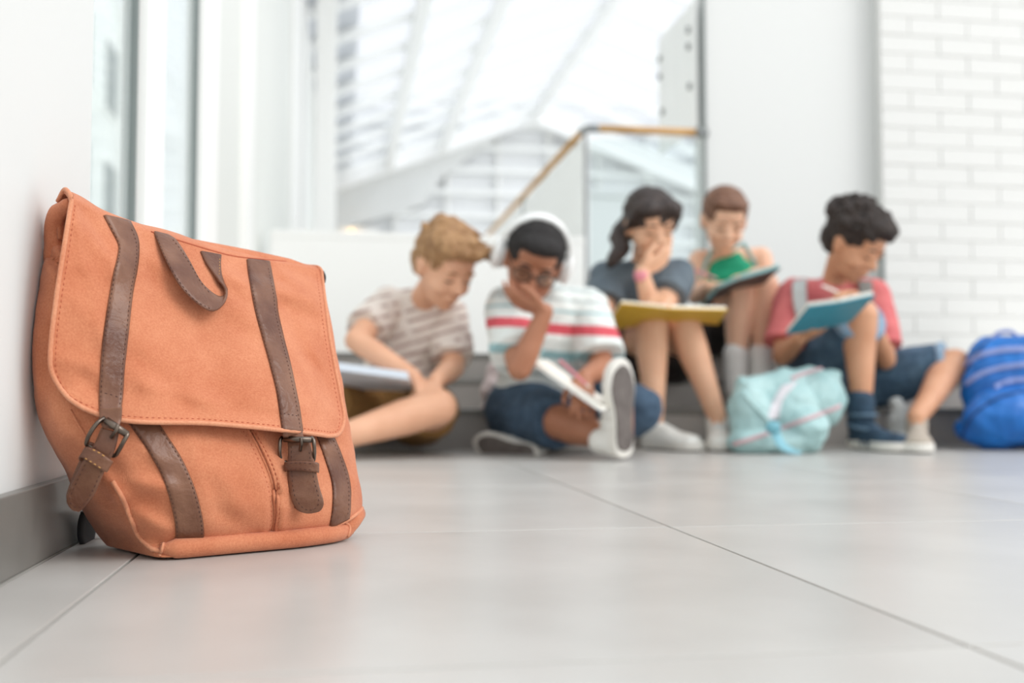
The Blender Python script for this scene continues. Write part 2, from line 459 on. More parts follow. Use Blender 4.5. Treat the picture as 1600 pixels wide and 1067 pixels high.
# gable wall at the end with louvred glazing on its right side
wf = empty('wall_far', (RX, Y1R, 0)); wf['kind'] = 'structure'
def poly_wall(name, P, y0, y1, m, parent):
    V = [(x, y0, z) for x, z in P] + [(x, y1, z) for x, z in P]; n = len(P)
    return pydata(name, V, [tuple(range(n)), tuple(range(2 * n - 1, n - 1, -1))] + [(i, i + n, (i + 1) % n + n, (i + 1) % n) for i in range(n)], m, parent, False)
def far(px, py): p = onY(px, py, Y1R); return (p.x, p.z)
A = [far(500, 378), far(528, 360), far(662, 320), far(695, 272), far(820, 178)]
poly_wall('gable_plaster', [(XL, 2.9), far(528, 360), far(662, 320), far(695, 272), (RX - .2, RZ - .2), (XL, zl(XL) - .1)], Y1R, Y1R + .2, M['wall'], wf)
slopebox('gable_trim', XL, RX, Y1R - .12, Y1R + .1, -.24, .26, M['beam']); slopebox('gable_trim', RX, XRR, Y1R - .12, Y1R + .1, -.24, .26, M['beam'])
M['louvre'] = mat('pale_grey_louvre', rgb(246, 247, 245), 0.5)
M['hazeglass'] = mat('far_glazing', rgb(250, 251, 252), 0.2)
box('glazing', XL, XRR, Y1R + .25, Y1R + .28, 0.25, RZ, M['hazeglass'], wf)
zz = far(900, 160)[1]; n = 0
while zz > 2.0:
    box('louvre', XL, XRR, Y1R + .05, Y1R + .22, zz - .09, zz, M['louvre'], wf); zz -= 0.40; n += 1
for x in np.arange(0, XRR, .9): box('mullion', x - .03, x + .03, Y1R + .1, Y1R + .24, .25, RZ - .3, M['white'], wf)
# shop-like opening with warm lamp far left
x0, z0 = far(528, 375); x1, z1 = far(590, 358)
o = box('far_doorway_recess', x0, x1, Y1R - .12, Y1R - .02, z0, z1, M['louvre']); tag(o, 'narrow grey window strip far away above the parapet', 'window', kind='structure')
p = onY(549, 369, Y1R - .2)
M['lamp'] = mat('warm_lamp', rgb(255, 214, 150), emit=2.0)
bm = bmesh.new(); bmesh.ops.create_uvsphere(bm, u_segments=16, v_segments=10, radius=.09)
for v in bm.verts: v.co = Vector((v.co.x * 1.6, v.co.y, v.co.z * .7)) + p
bx(bm, p.x - .02, p.x + .02, p.y - .02, p.y + .02, p.z + .05, p.z + .12)
o = from_bm('wall_lamp', bm, M['lamp'], smooth=True); tag(o, 'small warm glowing lamp in the far grey window strip', 'lamp')
# ================================================================== ORANGE CANVAS BACKPACK
def canvas(name, c1, c2, weave=1.0):
    m = bpy.data.materials.new(name); m.use_nodes = True; n = m.node_tree.nodes; L = m.node_tree.links; b = n['Principled BSDF']
    b.inputs['Roughness'].default_value = 0.85; b.inputs['Specular IOR Level'].default_value = 0.2
    b.inputs['Sheen Weight'].default_value = 0.15; b.inputs['Sheen Roughness'].default_value = 0.5
    t = n.new('ShaderNodeTexCoord')
    nz = n.new('ShaderNodeTexNoise'); nz.inputs['Scale'].default_value = 16; nz.inputs['Detail'].default_value = 7; nz.inputs['Roughness'].default_value = 0.62
    r = n.new('ShaderNodeValToRGB'); r.color_ramp.elements[0].position = .3; r.color_ramp.elements[1].position = .7
    r.color_ramp.elements[0].color = c1; r.color_ramp.elements[1].color = c2
    L.new(t.outputs['Object'], nz.inputs['Vector']); L.new(nz.outputs[0], r.inputs[0])
    # weave: two wave textures, across and up, plus a fine speckle of slubs
    mp = n.new('ShaderNodeMapping'); mp.inputs['Rotation'].default_value = (0, 0, -0.7)
    L.new(t.outputs['Object'], mp.inputs[0])
    w1 = n.new('ShaderNodeTexWave'); w1.bands_direction = 'X'; w1.inputs['Scale'].default_value = 330; w1.inputs['Distortion'].default_value = 1.5; w1.inputs['Detail'].default_value = 1
    w2 = n.new('ShaderNodeTexWave'); w2.bands_direction = 'Z'; w2.inputs['Scale'].default_value = 330; w2.inputs['Distortion'].default_value = 1.5; w2.inputs['Detail'].default_value = 1
    L.new(mp.outputs[0], w1.inputs[0]); L.new(mp.outputs[0], w2.inputs[0])
    ad = n.new('ShaderNodeMath'); ad.operation = 'ADD'; L.new(w1.outputs['Fac'], ad.inputs[0]); L.new(w2.outputs['Fac'], ad.inputs[1])
    sp = n.new('ShaderNodeTexNoise'); sp.inputs['Scale'].default_value = 500; sp.inputs['Detail'].default_value = 2; L.new(t.outputs['Object'], sp.inputs['Vector'])
    mx = n.new('ShaderNodeMixRGB'); mx.blend_type = 'SOFT_LIGHT'; mx.inputs[0].default_value = .4
    L.new(r.outputs[0], mx.inputs[1]); L.new(sp.outputs[0], mx.inputs[2]); 
    L.new(mx.outputs[0], b.inputs['Base Color'])
    ad2 = n.new('ShaderNodeMath'); ad2.operation = 'ADD'; L.new(ad.outputs[0], ad2.inputs[0]); L.new(sp.outputs[0], ad2.inputs[1])
    bp = n.new('ShaderNodeBump'); bp.inputs['Strength'].default_value = 0.35 * weave; bp.inputs['Distance'].default_value = 0.0006
    L.new(ad2.outputs[0], bp.inputs['Height']); L.new(bp.outputs[0], b.inputs['Normal'])
    return m
def leather(name, c1, c2):
    m = mat(name, c1, 0.3, var=c2, vscale=22, detail=7, bump=0.0, spec=0.32)
    n = m.node_tree.nodes; L = m.node_tree.links; b = n['Principled BSDF']; t = n.new('ShaderNodeTexCoord')
    nz = n.new('ShaderNodeTexNoise'); nz.inputs['Scale'].default_value = 260; nz.inputs['Detail'].default_value = 5
    n2 = n.new('ShaderNodeTexNoise'); n2.inputs['Scale'].default_value = 45; n2.inputs['Detail'].default_value = 5; n2.inputs['Distortion'].default_value = 1
    ad = n.new('ShaderNodeMath'); ad.operation = 'MULTIPLY_ADD'; ad.inputs[1].default_value = .35
    L.new(t.outputs['Object'], nz.inputs['Vector']); L.new(t.outputs['Object'], n2.inputs['Vector'])
    L.new(nz.outputs[0], ad.inputs[0]); L.new(n2.outputs[0], ad.inputs[2])
    bp = n.new('ShaderNodeBump'); bp.inputs['Strength'].default_value = .4; bp.inputs['Distance'].default_value = .004
    L.new(ad.outputs[0], bp.inputs['Height']); L.new(bp.outputs[0], b.inputs['Normal'])
    return m
M['canvas'] = canvas('orange_canvas', rgb(193, 115, 81), rgb(211, 138, 102))
M['canvas_edge'] = canvas('orange_canvas_binding', rgb(204, 132, 98), rgb(214, 150, 116), 0.6)
M['canvas_in'] = mat('canvas_lining', rgb(120, 60, 44), 0.9)
M['leather'] = leather('brown_leather', rgb(96, 60, 45), rgb(130, 92, 72))
M['thread'] = mat('dark_brown_thread', rgb(70, 40, 32), 0.7)
M['thread_o'] = mat('rust_thread', rgb(178, 92, 62), 0.7)
M['thread_y'] = mat('worn_ochre_thread', rgb(196, 146, 84), 0.7)
M['brass'] = mat('antique_gunmetal', rgb(120, 108, 98), 0.32, metal=1, var=rgb(98, 88, 80), vscale=60)
M['webbing'] = mat('black_webbing', rgb(34, 34, 36), 0.8)

bag = empty('backpack', ground(380, 862), 'orange canvas backpack with two brown leather straps leaning against the white wall', 'backpack')
BACK = Vector((-0.578, 0.816, 0))
lv = [((248, 872, None), (532, 845, None), .128, .115, .008),
      ((232, 850, .997), (556, 828, 1.145), .134, .12, .020),
      ((216, 822, .988), (567, 808, 1.155), .134, .12, .030),
      ((195, 785, .980), (571, 780, 1.162), .126, .12, .036),
      ((165, 735, .972), (564, 740, 1.168), .106, .115, .038),
      ((132, 685, .968), (556, 690, 1.175), .088, .11, .034),
      ((106, 640, .968), (548, 645, 1.182), .070, .11, .030),
      ((92, 590, .972), (538, 590, 1.192), .055, .10, .026),
      ((86, 520, .982), (526, 520, 1.212), .050, .09, .020),
      ((98, 430, .996), (513, 460, 1.232), .050, .08, .013),
      ((112, 384, 1.010), (503, 434, 1.245), .045, .055, .006),
      ((120, 356, 1.018), (499, 424, 1.25), .032, .04, .002)]
ctrl = []
LB = [0, .003, .006, .009, .011, .013, .013, .013, .012, .011, .010, .006]
for (fl, fr, tl, tr, bu), lb in zip(lv, LB):
    a = ground(fl[0], fl[1], .003) if fl[2] is None else U(*fl)
    b = ground(fr[0], fr[1], .003) if fr[2] is None else U(*fr)
    ctrl.append(np.array([*a, *b, tl, tr, bu, lb]))
NL = 90
lev = cr_curve(ctrl, NL)
def ring(c):
    a = Vector(c[0:3]); b = Vector(c[3:6]); tl, tr, bu = c[6:9]
    lift = c[9]; ax = (b - a); wd = ax.length; ax.normalize()
    fn = Vector((ax.y, -ax.x, 0)).normalized()
    P = []
    for k in range(44):
        t = k / 44; s = math.sin(math.pi * t) ** 0.7
        P.append(a.lerp(b, t) + fn * bu * s)
    ab = a + BACK * tl; bb = b + BACK * tr
    for k in range(16): P.append(b.lerp(bb, k / 16) + ax * 0.010 * math.sin(math.pi * k / 16))
    for k in range(30): P.append(bb.lerp(ab, k / 30))
    for k in range(16): P.append(ab.lerp(a, k / 16) - ax * lift * math.sin(math.pi * k / 16))
    n = len(P)
    for it in range(5): P = [(P[i - 1] + P[i] * 2 + P[(i + 1) % n]) / 4 for i in range(n)]
    for p in P:
        if p.x < XW + .002: p.x = XW + .002
    return P
V = []; Fc = []
for c in lev: V += ring(c)
n = 106
# creases given as pixel segments: (x0,y0,x1,y1,width_px,amp m) ; positive = out
def seg_d(px, py, s):
    x0, y0, x1, y1 = s[:4]; dx, dy = x1 - x0, y1 - y0; t = max(0, min(1, ((px - x0) * dx + (py - y0) * dy) / (dx * dx + dy * dy)))
    return math.hypot(px - x0 - t * dx, py - y0 - t * dy), t
CRB = [(330, 690, 370, 700, 8, .003), (300, 690, 330, 830, 12, .003), (345, 800, 400, 835, 12, -.003), (452, 810, 500, 790, 8, -.003), (225, 700, 250, 720, 8, .003), (75, 520, 66, 640, 10, -.005), (84, 470, 70, 560, 8, .004), (66, 420, 60, 470, 8, -.004), (205, 752, 262, 762, 12, .006), (215, 780, 262, 800, 14, -.005), (212, 800, 258, 826, 9, .004), (155, 740, 185, 772, 14, .007), (185, 772, 205, 815, 9, .006), (205, 815, 240, 858, 8, .005),
       (196, 790, 214, 828, 6, -.006), (222, 838, 250, 852, 6, -.004), (130, 660, 170, 735, 10, -.004), (150, 770, 158, 840, 16, .004), (175, 720, 200, 760, 9, -.004),
       (390, 672, 428, 765, 5, -.007), (428, 765, 428, 836, 5, -.007), (404, 672, 438, 765, 5, .004), (438, 765, 436, 830, 5, .004),
       (70, 395, 100, 420, 7, -.012), (80, 350, 104, 385, 11, -.016), (66, 380, 92, 350, 7, .006), (66, 402, 88, 432, 8, .006), (60, 450, 84, 465, 8, -.003), (62, 520, 80, 540, 10, .003), (60, 600, 100, 680, 14, .004), (70, 690, 120, 745, 14, .004),
       (505, 700, 552, 716, 8, .003), (330, 720, 375, 790, 18, .003), (480, 830, 540, 800, 14, .003), (548, 690, 556, 740, 6, -.005), (556, 740, 545, 800, 8, .004)]
CRF = [(440, 424, 470, 452, 7, .003), (455, 500, 480, 560, 10, -.0035), (400, 430, 440, 440, 8, -.003), (225, 372, 240, 440, 8, -.003), (140, 420, 165, 560, 9, .002), (215, 560, 300, 640, 14, -.003), (118, 330, 128, 420, 6, .002), (350, 500, 420, 540, 14, -.003), (225, 600, 340, 630, 12, .003), (120, 350, 190, 420, 14, .003), (130, 330, 175, 395, 8, -.003), (182, 385, 175, 430, 8, .004), (340, 420, 385, 445, 10, .004), (345, 445, 380, 470, 8, -.003), (440, 455, 490, 470, 10, .0045), (440, 478, 492, 500, 10, -.004), (250, 440, 330, 520, 40, -.006),
       (320, 520, 340, 600, 30, -.004), (380, 470, 440, 560, 22, .004), (200, 480, 240, 620, 30, .004), (90, 560, 150, 575, 14, .002), (360, 640, 460, 655, 12, -.003), (230, 400, 290, 440, 12, .004), (470, 540, 500, 560, 10, .003), (120, 470, 160, 520, 22, .003), (130, 590, 170, 630, 14, -.003), (490, 620, 525, 650, 10, .002)]
def crease(px, py, L):
    s = 0
    for c in L:
        d, t = seg_d(px, py, c)
        s += c[5] * math.exp(-(d / c[4]) ** 2)
    return s
V = [Vector(v) for v in V]
cent = sum(V, Vector()) / len(V)
for i, v in enumerate(V):
    px, py, d = proj(v)
    li = i // n
    nn = (v - Vector((*(Vector(lev[li][0:3]) + Vector(lev[li][3:6])).xy / 2, v.z)) - BACK * .05); nn.z = 0; nn.normalize()
    facing = nn.dot((CAM - v).normalized()) > -0.2
    amp = 0.0016 * mnoise.noise(v * 22) + 0.0010 * mnoise.noise(v * 55)
    fade = min(1, li / 6)
    v += nn * amp * fade
    if facing: v += (CAM - v).normalized() * crease(px, py, CRB) * fade
    if v.x < XW + .002: v.x = XW + .002
    if v.z < .0012: v.z = .0012
for j in range(NL - 1):
    for k in range(n):
        k2 = (k + 1) % n; Fc.append((j * n + k, j * n + k2, (j + 1) * n + k2, (j + 1) * n + k))
# bottom / top caps with a rounded inner ring
def cap(base, up):
    c = sum((V[base + k] for k in range(n)), Vector()) / n
    prev = [base + k for k in range(n)]
    for s, dz in ((.93, .4), (.75, .8), (.4, 1.0)):
        st = len(V)
        for k in range(n): V.append(c.lerp(V[base + k], s) + Vector((0, 0, up * dz)))
        cur = [st + k for k in range(n)]
        for k in range(n):
            k2 = (k + 1) % n; f = (prev[k], prev[k2], cur[k2], cur[k]); Fc.append(f if up > 0 else f[::-1])
        prev = cur
    Fc.append(tuple(prev) if up > 0 else tuple(prev[::-1]))
cap((NL - 1) * n, .012); cap(0, -.001)
body = pydata('body', V, Fc, M['canvas'], bag)

def bvh_of(o):
    me = o.data; off = o.location.copy(); q = o.parent
    while q is not None: off += q.location; q = q.parent
    return BVHTree.FromPolygons([v.co + off for v in me.vertices], [tuple(p.vertices) for p in me.polygons])
TB = bvh_of(body)
def hit(px, py, trees):
    r = ray(px, py); best = None
    for t in trees:
        loc, nr, idx, ds = t.ray_cast(CAM, r)
        if loc is not None and (best is None or ds < best[2]):
            if nr.dot(r) > 0: nr = -nr
            best = (loc, nr, ds)
    return best

# ---- flap: five columns by five rows of points (pixel, depth) on its outer face
G = [[(112, 311, .995), (188, 346, 1.045), (300, 380, 1.105), (405, 404, 1.175), (502, 421, 1.245)],
     [(101, 380, .975), (196, 420, 1.02), (310, 440, 1.080), (415, 460, 1.145), (508, 472, 1.222)],
     [(88, 465, .962), (186, 490, 1.00), (312, 510, 1.055), (430, 527, 1.118), (516, 535, 1.192)],
     [(79, 545, .955), (178, 572, .982), (318, 592, 1.030), (450, 605, 1.085), (530, 610, 1.165)],
     [(79, 612, .955), (180, 655, .970), (330, 662, 1.010), (465, 675, 1.065), (545, 686, 1.140)]]
def cr1(P, t):
    n = len(P) - 1; x = min(max(t, 0), 1) * n; i = min(int(x), n - 1); t = x - i
    a = P[i - 1] if i > 0 else 2 * P[0] - P[1]; b = P[i]; c = P[i + 1]; d = P[i + 2] if i + 2 <= n else 2 * P[n] - P[n - 1]
    return 0.5 * ((2 * b) + (c - a) * t + (2 * a - 5 * b + 4 * c - d) * t * t + (3 * b - a - 3 * c + d) * t ** 3)
GA = np.array(G, float)
def flap_pt(u, v):
    row = [cr1(list(GA[i]), u) for i in range(5)]
    px, py, d = cr1(row, v)
    hb = hit(px, py, [TB])
    cl = .0055 + .003 * v + .009 * v ** 4
    if hb is not None:
        db = proj(hb[0])[2] - cl
        d = min(d, db)
    d -= crease(px, py, CRF)
    p = U(px, py, d)
    return p
NU, NV = 96, 84
rows = []
for j in range(NV + 1):
    v = j / NV
    # rounded lower corners
    def inset(r, vv): return 0 if vv < 1 - r[1] else r[0] * (1 - math.sqrt(max(0, 1 - ((vv - (1 - r[1])) / r[1]) ** 2)))
    ul = inset((.12, .18), v); ur = 1 - inset((.10, .15), v)
    rows.append([flap_pt(ul + (ur - ul) * i / NU, v) for i in range(NU + 1)])
# smooth depth a little
Gp = np.array([[tuple(p) for p in r] for r in rows])
for it in range(3):
    Q = Gp.copy(); Q[1:-1, 1:-1] = (Gp[:-2, 1:-1] + Gp[2:, 1:-1] + Gp[1:-1, :-2] + Gp[1:-1, 2:] + 4 * Gp[1:-1, 1:-1]) / 8; Gp = Q
# rows that roll over the top towards the wall
top = []
for s, z in ((.046, -.030), (.050, -.012), (.046, .002), (.036, .009), (.024, .010), (.014, .0075), (.006, .004)):
    r = []
    for i in range(NU + 1):
        u = i / NU; k = .72 + .5 * u
        p = Vector(Gp[0][i]) + BACK * s * k + Vector((0, 0, z * (1.15 - .3 * u) + .002 * math.sin(u * 17) * (s > .02)))
        if p.x < XW + .001: p.x = XW + .001
        r.append(tuple(p))
    top.append(r)
Gp = np.vstack([np.array(top), Gp])
NR = Gp.shape[0]; NT = len(top)
du = np.gradient(Gp, axis=1); dv = np.gradient(Gp, axis=0)
NN = np.cross(du, dv); NN /= np.linalg.norm(NN, axis=2, keepdims=True) + 1e-12
if np.mean([Vector(NN[NR // 2][i]).dot(CAM - Vector(Gp[NR // 2][i])) for i in range(0, NU, 8)]) < 0: NN = -NN
TH = .0035
V = [tuple(p) for r in Gp for p in r] + [tuple(p) for p in (Gp - NN * TH).reshape(-1, 3)]
W = NU + 1; NVt = NR * W; Fc = []
for j in range(NR - 1):
    for i in range(NU):
        a = j * W + i; Fc.append((a, a + 1, a + W + 1, a + W)); Fc.append((NVt + a, NVt + a + W, NVt + a + W + 1, NVt + a + 1))
bd = [i for i in range(W)] + [j * W + NU for j in range(1, NR)] + [(NR - 1) * W + i for i in range(NU - 1, -1, -1)] + [j * W for j in range(NR - 2, 0, -1)]
for k in range(len(bd)):
    a, b = bd[k], bd[(k + 1) % len(bd)]; Fc.append((a, a + NVt, b + NVt, b))
flap = pydata('flap', V, Fc, M['canvas'], bag)
TF = bvh_of(flap)
# piping round the free edge of the flap
edge = [Vector(Gp[j][0]) for j in range(2, NR)] + [Vector(Gp[NR - 1][i]) for i in range(1, NU + 1)] + [Vector(Gp[j][NU]) for j in range(NR - 2, 3, -1)]
edge = [Vector(p) for p in cr_curve(edge[::2] + [edge[-1]], 260)]
tube('edge_binding', edge, .0022, M['canvas_edge'], flap, 10)

# ---- things laid along pixel paths on the bag
def sheet(name, e1, e2, trees, m, parent, off=.0006, th=.0022, nseg=70, nc=8, taper=None):
    A = cr_curve(e1, nseg); B = cr_curve(e2, nseg)
    T = []; prof = [0.15] + [1.0] * (nc - 2) + [0.15]
    prof[1] = .9; prof[-2] = .9
    rws = []
    for a, b in zip(A, B):
        r = []
        for c in range(nc):
            s = c / (nc - 1)
            # edge columns sit close together so that the rim is crisp
            s = [0, .035, .2, .4, .6, .8, .965, 1][c] if nc == 8 else s
            px, py = a * (1 - s) + b * s
            hh = hit(px, py, trees)
            r.append(None if hh is None else (hh[0], hh[1]))
        rws.append(r)
    flat = [(j, c) for j in range(nseg) for c in range(nc)]
    good = [(j, c) for j, c in flat if rws[j][c] is not None]
    D = {}
    for j, c in flat:
        if rws[j][c] is None:
            jj, cc = min(good, key=lambda g: (g[0] - j) ** 2 + (g[1] - c) ** 2)
            s = [0, .035, .2, .4, .6, .8, .965, 1][c] if nc == 8 else c / (nc - 1)
            px, py = A[j] * (1 - s) + B[j] * s
            rws[j][c] = (U(px, py, proj(rws[jj][cc][0])[2]), rws[jj][cc][1])
    Pz = np.array([[tuple(rws[j][c][0]) for c in range(nc)] for j in range(nseg)]); Nz = np.array([[tuple(rws[j][c][1]) for c in range(nc)] for j in range(nseg)])
    for it in range(4):
        Q = Nz.copy(); Q[1:-1] = (Nz[:-2] + Nz[2:] + 2 * Nz[1:-1]) / 4; Q[:, 1:-1] = (Q[:, :-2] + Q[:, 2:] + 2 * Q[:, 1:-1]) / 4; Nz = Q
        Q = Pz.copy(); Q[1:-1] = (Pz[:-2] + Pz[2:] + 2 * Pz[1:-1]) / 4; Pz = Q if it < 2 else Pz
    Nz /= np.linalg.norm(Nz, axis=2, keepdims=True)
    pr = np.array(prof)[None, :, None]
    up = Pz + Nz * (off + th * pr); lo = Pz + Nz * (off * .2)
    return grid_solid(name, up, lo, m, parent)
def grid_solid(name, up, lo, m, parent):
    nj, nc = up.shape[:2]; V = [tuple(p) for p in up.reshape(-1, 3)] + [tuple(p) for p in lo.reshape(-1, 3)]; N = nj * nc; Fc = []
    for j in range(nj - 1):
        for c in range(nc - 1):
            a = j * nc + c; Fc.append((a, a + 1, a + nc + 1, a + nc)); Fc.append((N + a, N + a + nc, N + a + nc + 1, N + a + 1))
    bd = [i for i in range(nc)] + [j * nc + nc - 1 for j in range(1, nj)] + [(nj - 1) * nc + i for i in range(nc - 2, -1, -1)] + [j * nc for j in range(nj - 2, 0, -1)]
    for k in range(len(bd)):
        a, b = bd[k], bd[(k + 1) % len(bd)]; Fc.append((a, a + N, b + N, b))
    o = pydata(name, V, Fc, m, parent)
    bm = bmesh.new(); bm.from_mesh(o.data); bmesh.ops.recalc_face_normals(bm, faces=bm.faces[:]); bm.to_mesh(o.data); bm.free()
    return o
def stitches_pts(name, P, Nn, m, parent, ln=.0030, gap=.0018, wd=.00038):
    """small thread stitches along a 3D line"""
    V = []; Fc = []; s = 0; cum = [0]
    for i in range(1, len(P)): cum.append(cum[-1] + (P[i] - P[i - 1]).length)
    def at(d):
        i = 0
        lo, hi = 0, len(cum) - 1
        while hi - lo > 1:
            md = (lo + hi) // 2
            if cum[md] <= d: lo = md
            else: hi = md
        t = (d - cum[lo]) / max(cum[hi] - cum[lo], 1e-9); return P[lo].lerp(P[hi], t), Nn[lo].lerp(Nn[hi], t).normalized()
    d = gap
    while d + ln < cum[-1]:
        a, na = at(d); b, nb = at(d + ln); t = (b - a).normalized(); sd = t.cross(na).normalized()
        o = len(V)
        mid = (a + b) / 2
        for p, hh, q in ((a, -.0002, .55), (mid, .00045, 1), (b, -.0002, .55)):
            V += [p + sd * wd * q - na * .0004, p + sd * wd * q * .7 + na * hh, p - sd * wd * q * .7 + na * hh, p - sd * wd * q - na * .0004]
        for z in (0, 4):
            for k in range(4): Fc.append((o + z + k, o + z + (k + 1) % 4, o + z + 4 + (k + 1) % 4, o + z + 4 + k))
        Fc.append((o, o + 3, o + 2, o + 1)); Fc.append((o + 8, o + 9, o + 10, o + 11))
        d += ln + gap
    if V:
        ob = pydata(name, V, Fc, m, parent); ob['kind'] = 'stuff'; return ob
def stitches(path, trees, m, parent, name='stitching', **k):
    A = cr_curve(path, max(30, len(path) * 25)); P = []; Nn = []
    for px, py in A:
        hh = hit(px, py, trees)
        if hh: P.append(hh[0] + hh[1] * .0001); Nn.append(hh[1])
    return stitches_pts(name, P, Nn, m, parent, **k) if len(P) > 2 else None
def inset(e1, e2, s):
    A = cr_curve(e1, 40); B = cr_curve(e2, 40); return [tuple(a * (1 - s) + b * s) for a, b in zip(A, B)][1:-1]

# stitching along the flap edge (inset from binding), computed in surface space
ed = []
for j in range(NT, NR - 1): ed.append((j, 3))
def gp(j, i): return Vector(Gp[j][i]), Vector(NN[j][i])
line = [gp(j, 2) for j in range(NT + 1, NR - 3)] + [gp(NR - 3, i) for i in range(3, NU - 2)] + [gp(j, NU - 2) for j in range(NR - 4, NT + 1, -1)]
P = [a for a, b in line]; P = [Vector(p) for p in cr_curve(P[::2], 400)]
Nn = []
for i, p in enumerate(P):
    k = min(len(line) - 1, int(i * len(line) / len(P))); Nn.append(line[k][1])
P = [p + nn * .0002 for p, nn in zip(P, Nn)]
stitches_pts('stitching', P, Nn, M['thread_o'], flap, ln=.0032, gap=.0022, wd=.00045)
# seam along the top of the flap
seam = [(236, 362), (268, 372), (330, 391), (372, 401), (440, 408), (492, 414), (500, 422)]
def path3d(path, trees, off=.0003, nn=60):
    r = []
    for px, py in cr_curve(path, nn):
        hh = hit(px, py, trees)
        if hh: r.append(hh[0] + hh[1] * off)
    return r
tube('top_seam', path3d(seam, [TF], .0000), .0009, M['thread_o'], flap, 6)

# leather straps on the flap
sL1 = [(161, 337), (172, 358), (184, 382), (183, 400), (176, 430), (168, 475), (160, 530), (156, 580), (154, 625), (155, 652)]
sL2 = [(204, 349), (214, 370), (217, 392), (214, 420), (207, 460), (201, 520), (195, 575), (193, 610), (190, 640), (186, 668)]
strapL = sheet('flap_strap', sL1, sL2, [TF], M['leather'], bag, th=.0024, nseg=110)
sR1 = [(385, 406), (387, 425), (392, 455), (399, 490), (410, 530), (421, 570), (431, 610), (437, 650), (441, 680)]
sR2 = [(421, 410), (425, 430), (431, 460), (434, 490), (443, 530), (453, 570), (462, 612), (469, 648), (473, 680)]
strapR = sheet('flap_strap', sR1, sR2, [TF], M['leather'], bag, th=.0024, nseg=110)
TL, TR_ = bvh_of(strapL), bvh_of(strapR)
for e1, e2, t, o in ((sL1, sL2, TL, strapL), (sR1, sR2, TR_, strapR)):
    for s in (.09, .91): stitches(inset(e1, e2, s), [TF, t], M['thread'], o)
stitches([(160, 613), (178, 618), (191, 624)], [TF, TL], M['thread'], strapL)
stitches([(434, 644), (450, 647), (466, 650)], [TF, TR_], M['thread'], strapR)

# leather bands on the lower front
bL1 = [(196, 655), (208, 672), (232, 706), (255, 750), (270, 800), (274, 830), (273, 851)]
bL2 = [(250, 664), (262, 682), (285, 718), (303, 758), (315, 800), (319, 828), (318, 849)]
bR1 = [(489, 668), (496, 686), (508, 720), (518, 755), (519, 790), (514, 824)]
bR2 = [(516, 668), (523, 688), (536, 720), (546, 755), (547, 785), (545, 808)]
bandL = sheet('lower_band', bL1, bL2, [TB], M['leather'], bag, th=.0022)
bandR = sheet('lower_band', bR1, bR2, [TB], M['leather'], bag, th=.0022)
for e1, e2, o in ((bL1, bL2, bandL), (bR1, bR2, bandR)):
    t = bvh_of(o)
    for s in (.07, .93): stitches(inset(e1, e2, s), [TB, t], M['thread'], o)
# pocket pleat seams
for pth in ([(378, 670), (398, 706), (416, 750), (424, 800), (420, 838)], [(398, 674), (416, 706), (434, 750), (437, 800), (431, 834)]):
    stitches(pth, [TB], M['thread_o'], body, ln=.003, gap=.002, wd=.0005)
tube('pleat_edge', path3d([(386, 670), (405, 704), (424, 750), (430, 798), (426, 836)], [TB], .0002), .0016, M['canvas'], body, 8)
tube('pleat_edge', path3d([(393, 671), (412, 704), (430, 750), (435, 798), (430, 834)], [TB], .0002), .0016, M['canvas'], body, 8)
# piped seams: bottom, right side, left gusset
bot = path3d([(252, 850), (300, 851), (360, 850), (420, 843), (480, 832), (530, 818), (560, 800), (571, 782)], [TB], .0005, 80)
tube('piping', bot, .0020, M['canvas_edge'], body, 10)
tube('piping', path3d([(571, 782), (566, 760), (559, 725), (553, 690), (546, 655)], [TB], .0008), .0020, M['canvas_edge'], body, 10)
tube('piping', path3d([(176, 752), (190, 775), (203, 805), (216, 835), (236, 856), (252, 862)], [TB], .0006), .0023, M['canvas_edge'], body, 10)
tube('piping', path3d([(110, 640), (122, 662), (136, 686), (150, 712)], [TB], .0004), .0012, M['canvas'], body, 8)
bot2 = path3d([(250, 866), (300, 869), (360, 867), (420, 859), (480, 850), (530, 838), (550, 822), (566, 800)], [TB], -.004, 80)
tube('bottom_roll', [Vector((p.x, p.y, max(p.z, .0105))) for p in bot2], [.004 + .0055 * min(1, i / 6, (79 - i) / 10) for i in range(len(bot2))], M['canvas'], body, 16)
tube('seam_tape', path3d([(256, 848), (253, 860), (249, 871)], [TB, bvh_of(bpy.data.objects['bottom_roll'])], .0006, 14), .0014, M['canvas_edge'], body, 8)
tube('seam_tape', path3d([(538, 814), (546, 824), (543, 838)], [TB, bvh_of(bpy.data.objects['bottom_roll'])], .0006, 14), .0014, M['canvas_edge'], body, 8)

# ---- ribbons hanging free: edges given as (px, py, depth)
def ribbon(name, E1, E2, m, parent, th=.0024, nseg=80, nc=9, camber=.0):
    A = cr_curve(E1, nseg); B = cr_curve(E2, nseg)
    A = [np.array(U(*a)) for a in A]; B = [np.array(U(*b)) for b in B]
    ss = [0, .04, .18, .35, .5, .65, .82, .96, 1]
    mid = np.array([[a * (1 - s) + b * s for s in ss] for a, b in zip(A, B)])
    du = np.gradient(mid, axis=1); dv = np.gradient(mid, axis=0); N = np.cross(du, dv); N /= np.linalg.norm(N, axis=2, keepdims=True) + 1e-12
    for it in range(3): Q = N.copy(); Q[1:-1] = (N[:-2] + N[2:] + 2 * N[1:-1]) / 4; N = Q
    N /= np.linalg.norm(N, axis=2, keepdims=True) + 1e-12
    pr = np.array([.2, .9, 1, 1, 1, 1, 1, .9, .2])[None, :, None]
    o = grid_solid(name, mid + N * th / 2 * pr, mid - N * th / 2 * pr, m, parent)
    return o, A, B
def dep(px, py, trees, off): 
    hh = hit(px, py, trees); return proj(hh[0])[2] - off
ALLT = [TF, TB, TL, TR_]
def rel(L): return [(x, y, dep(x, y, ALLT, 0) - o) for x, y, o in L]
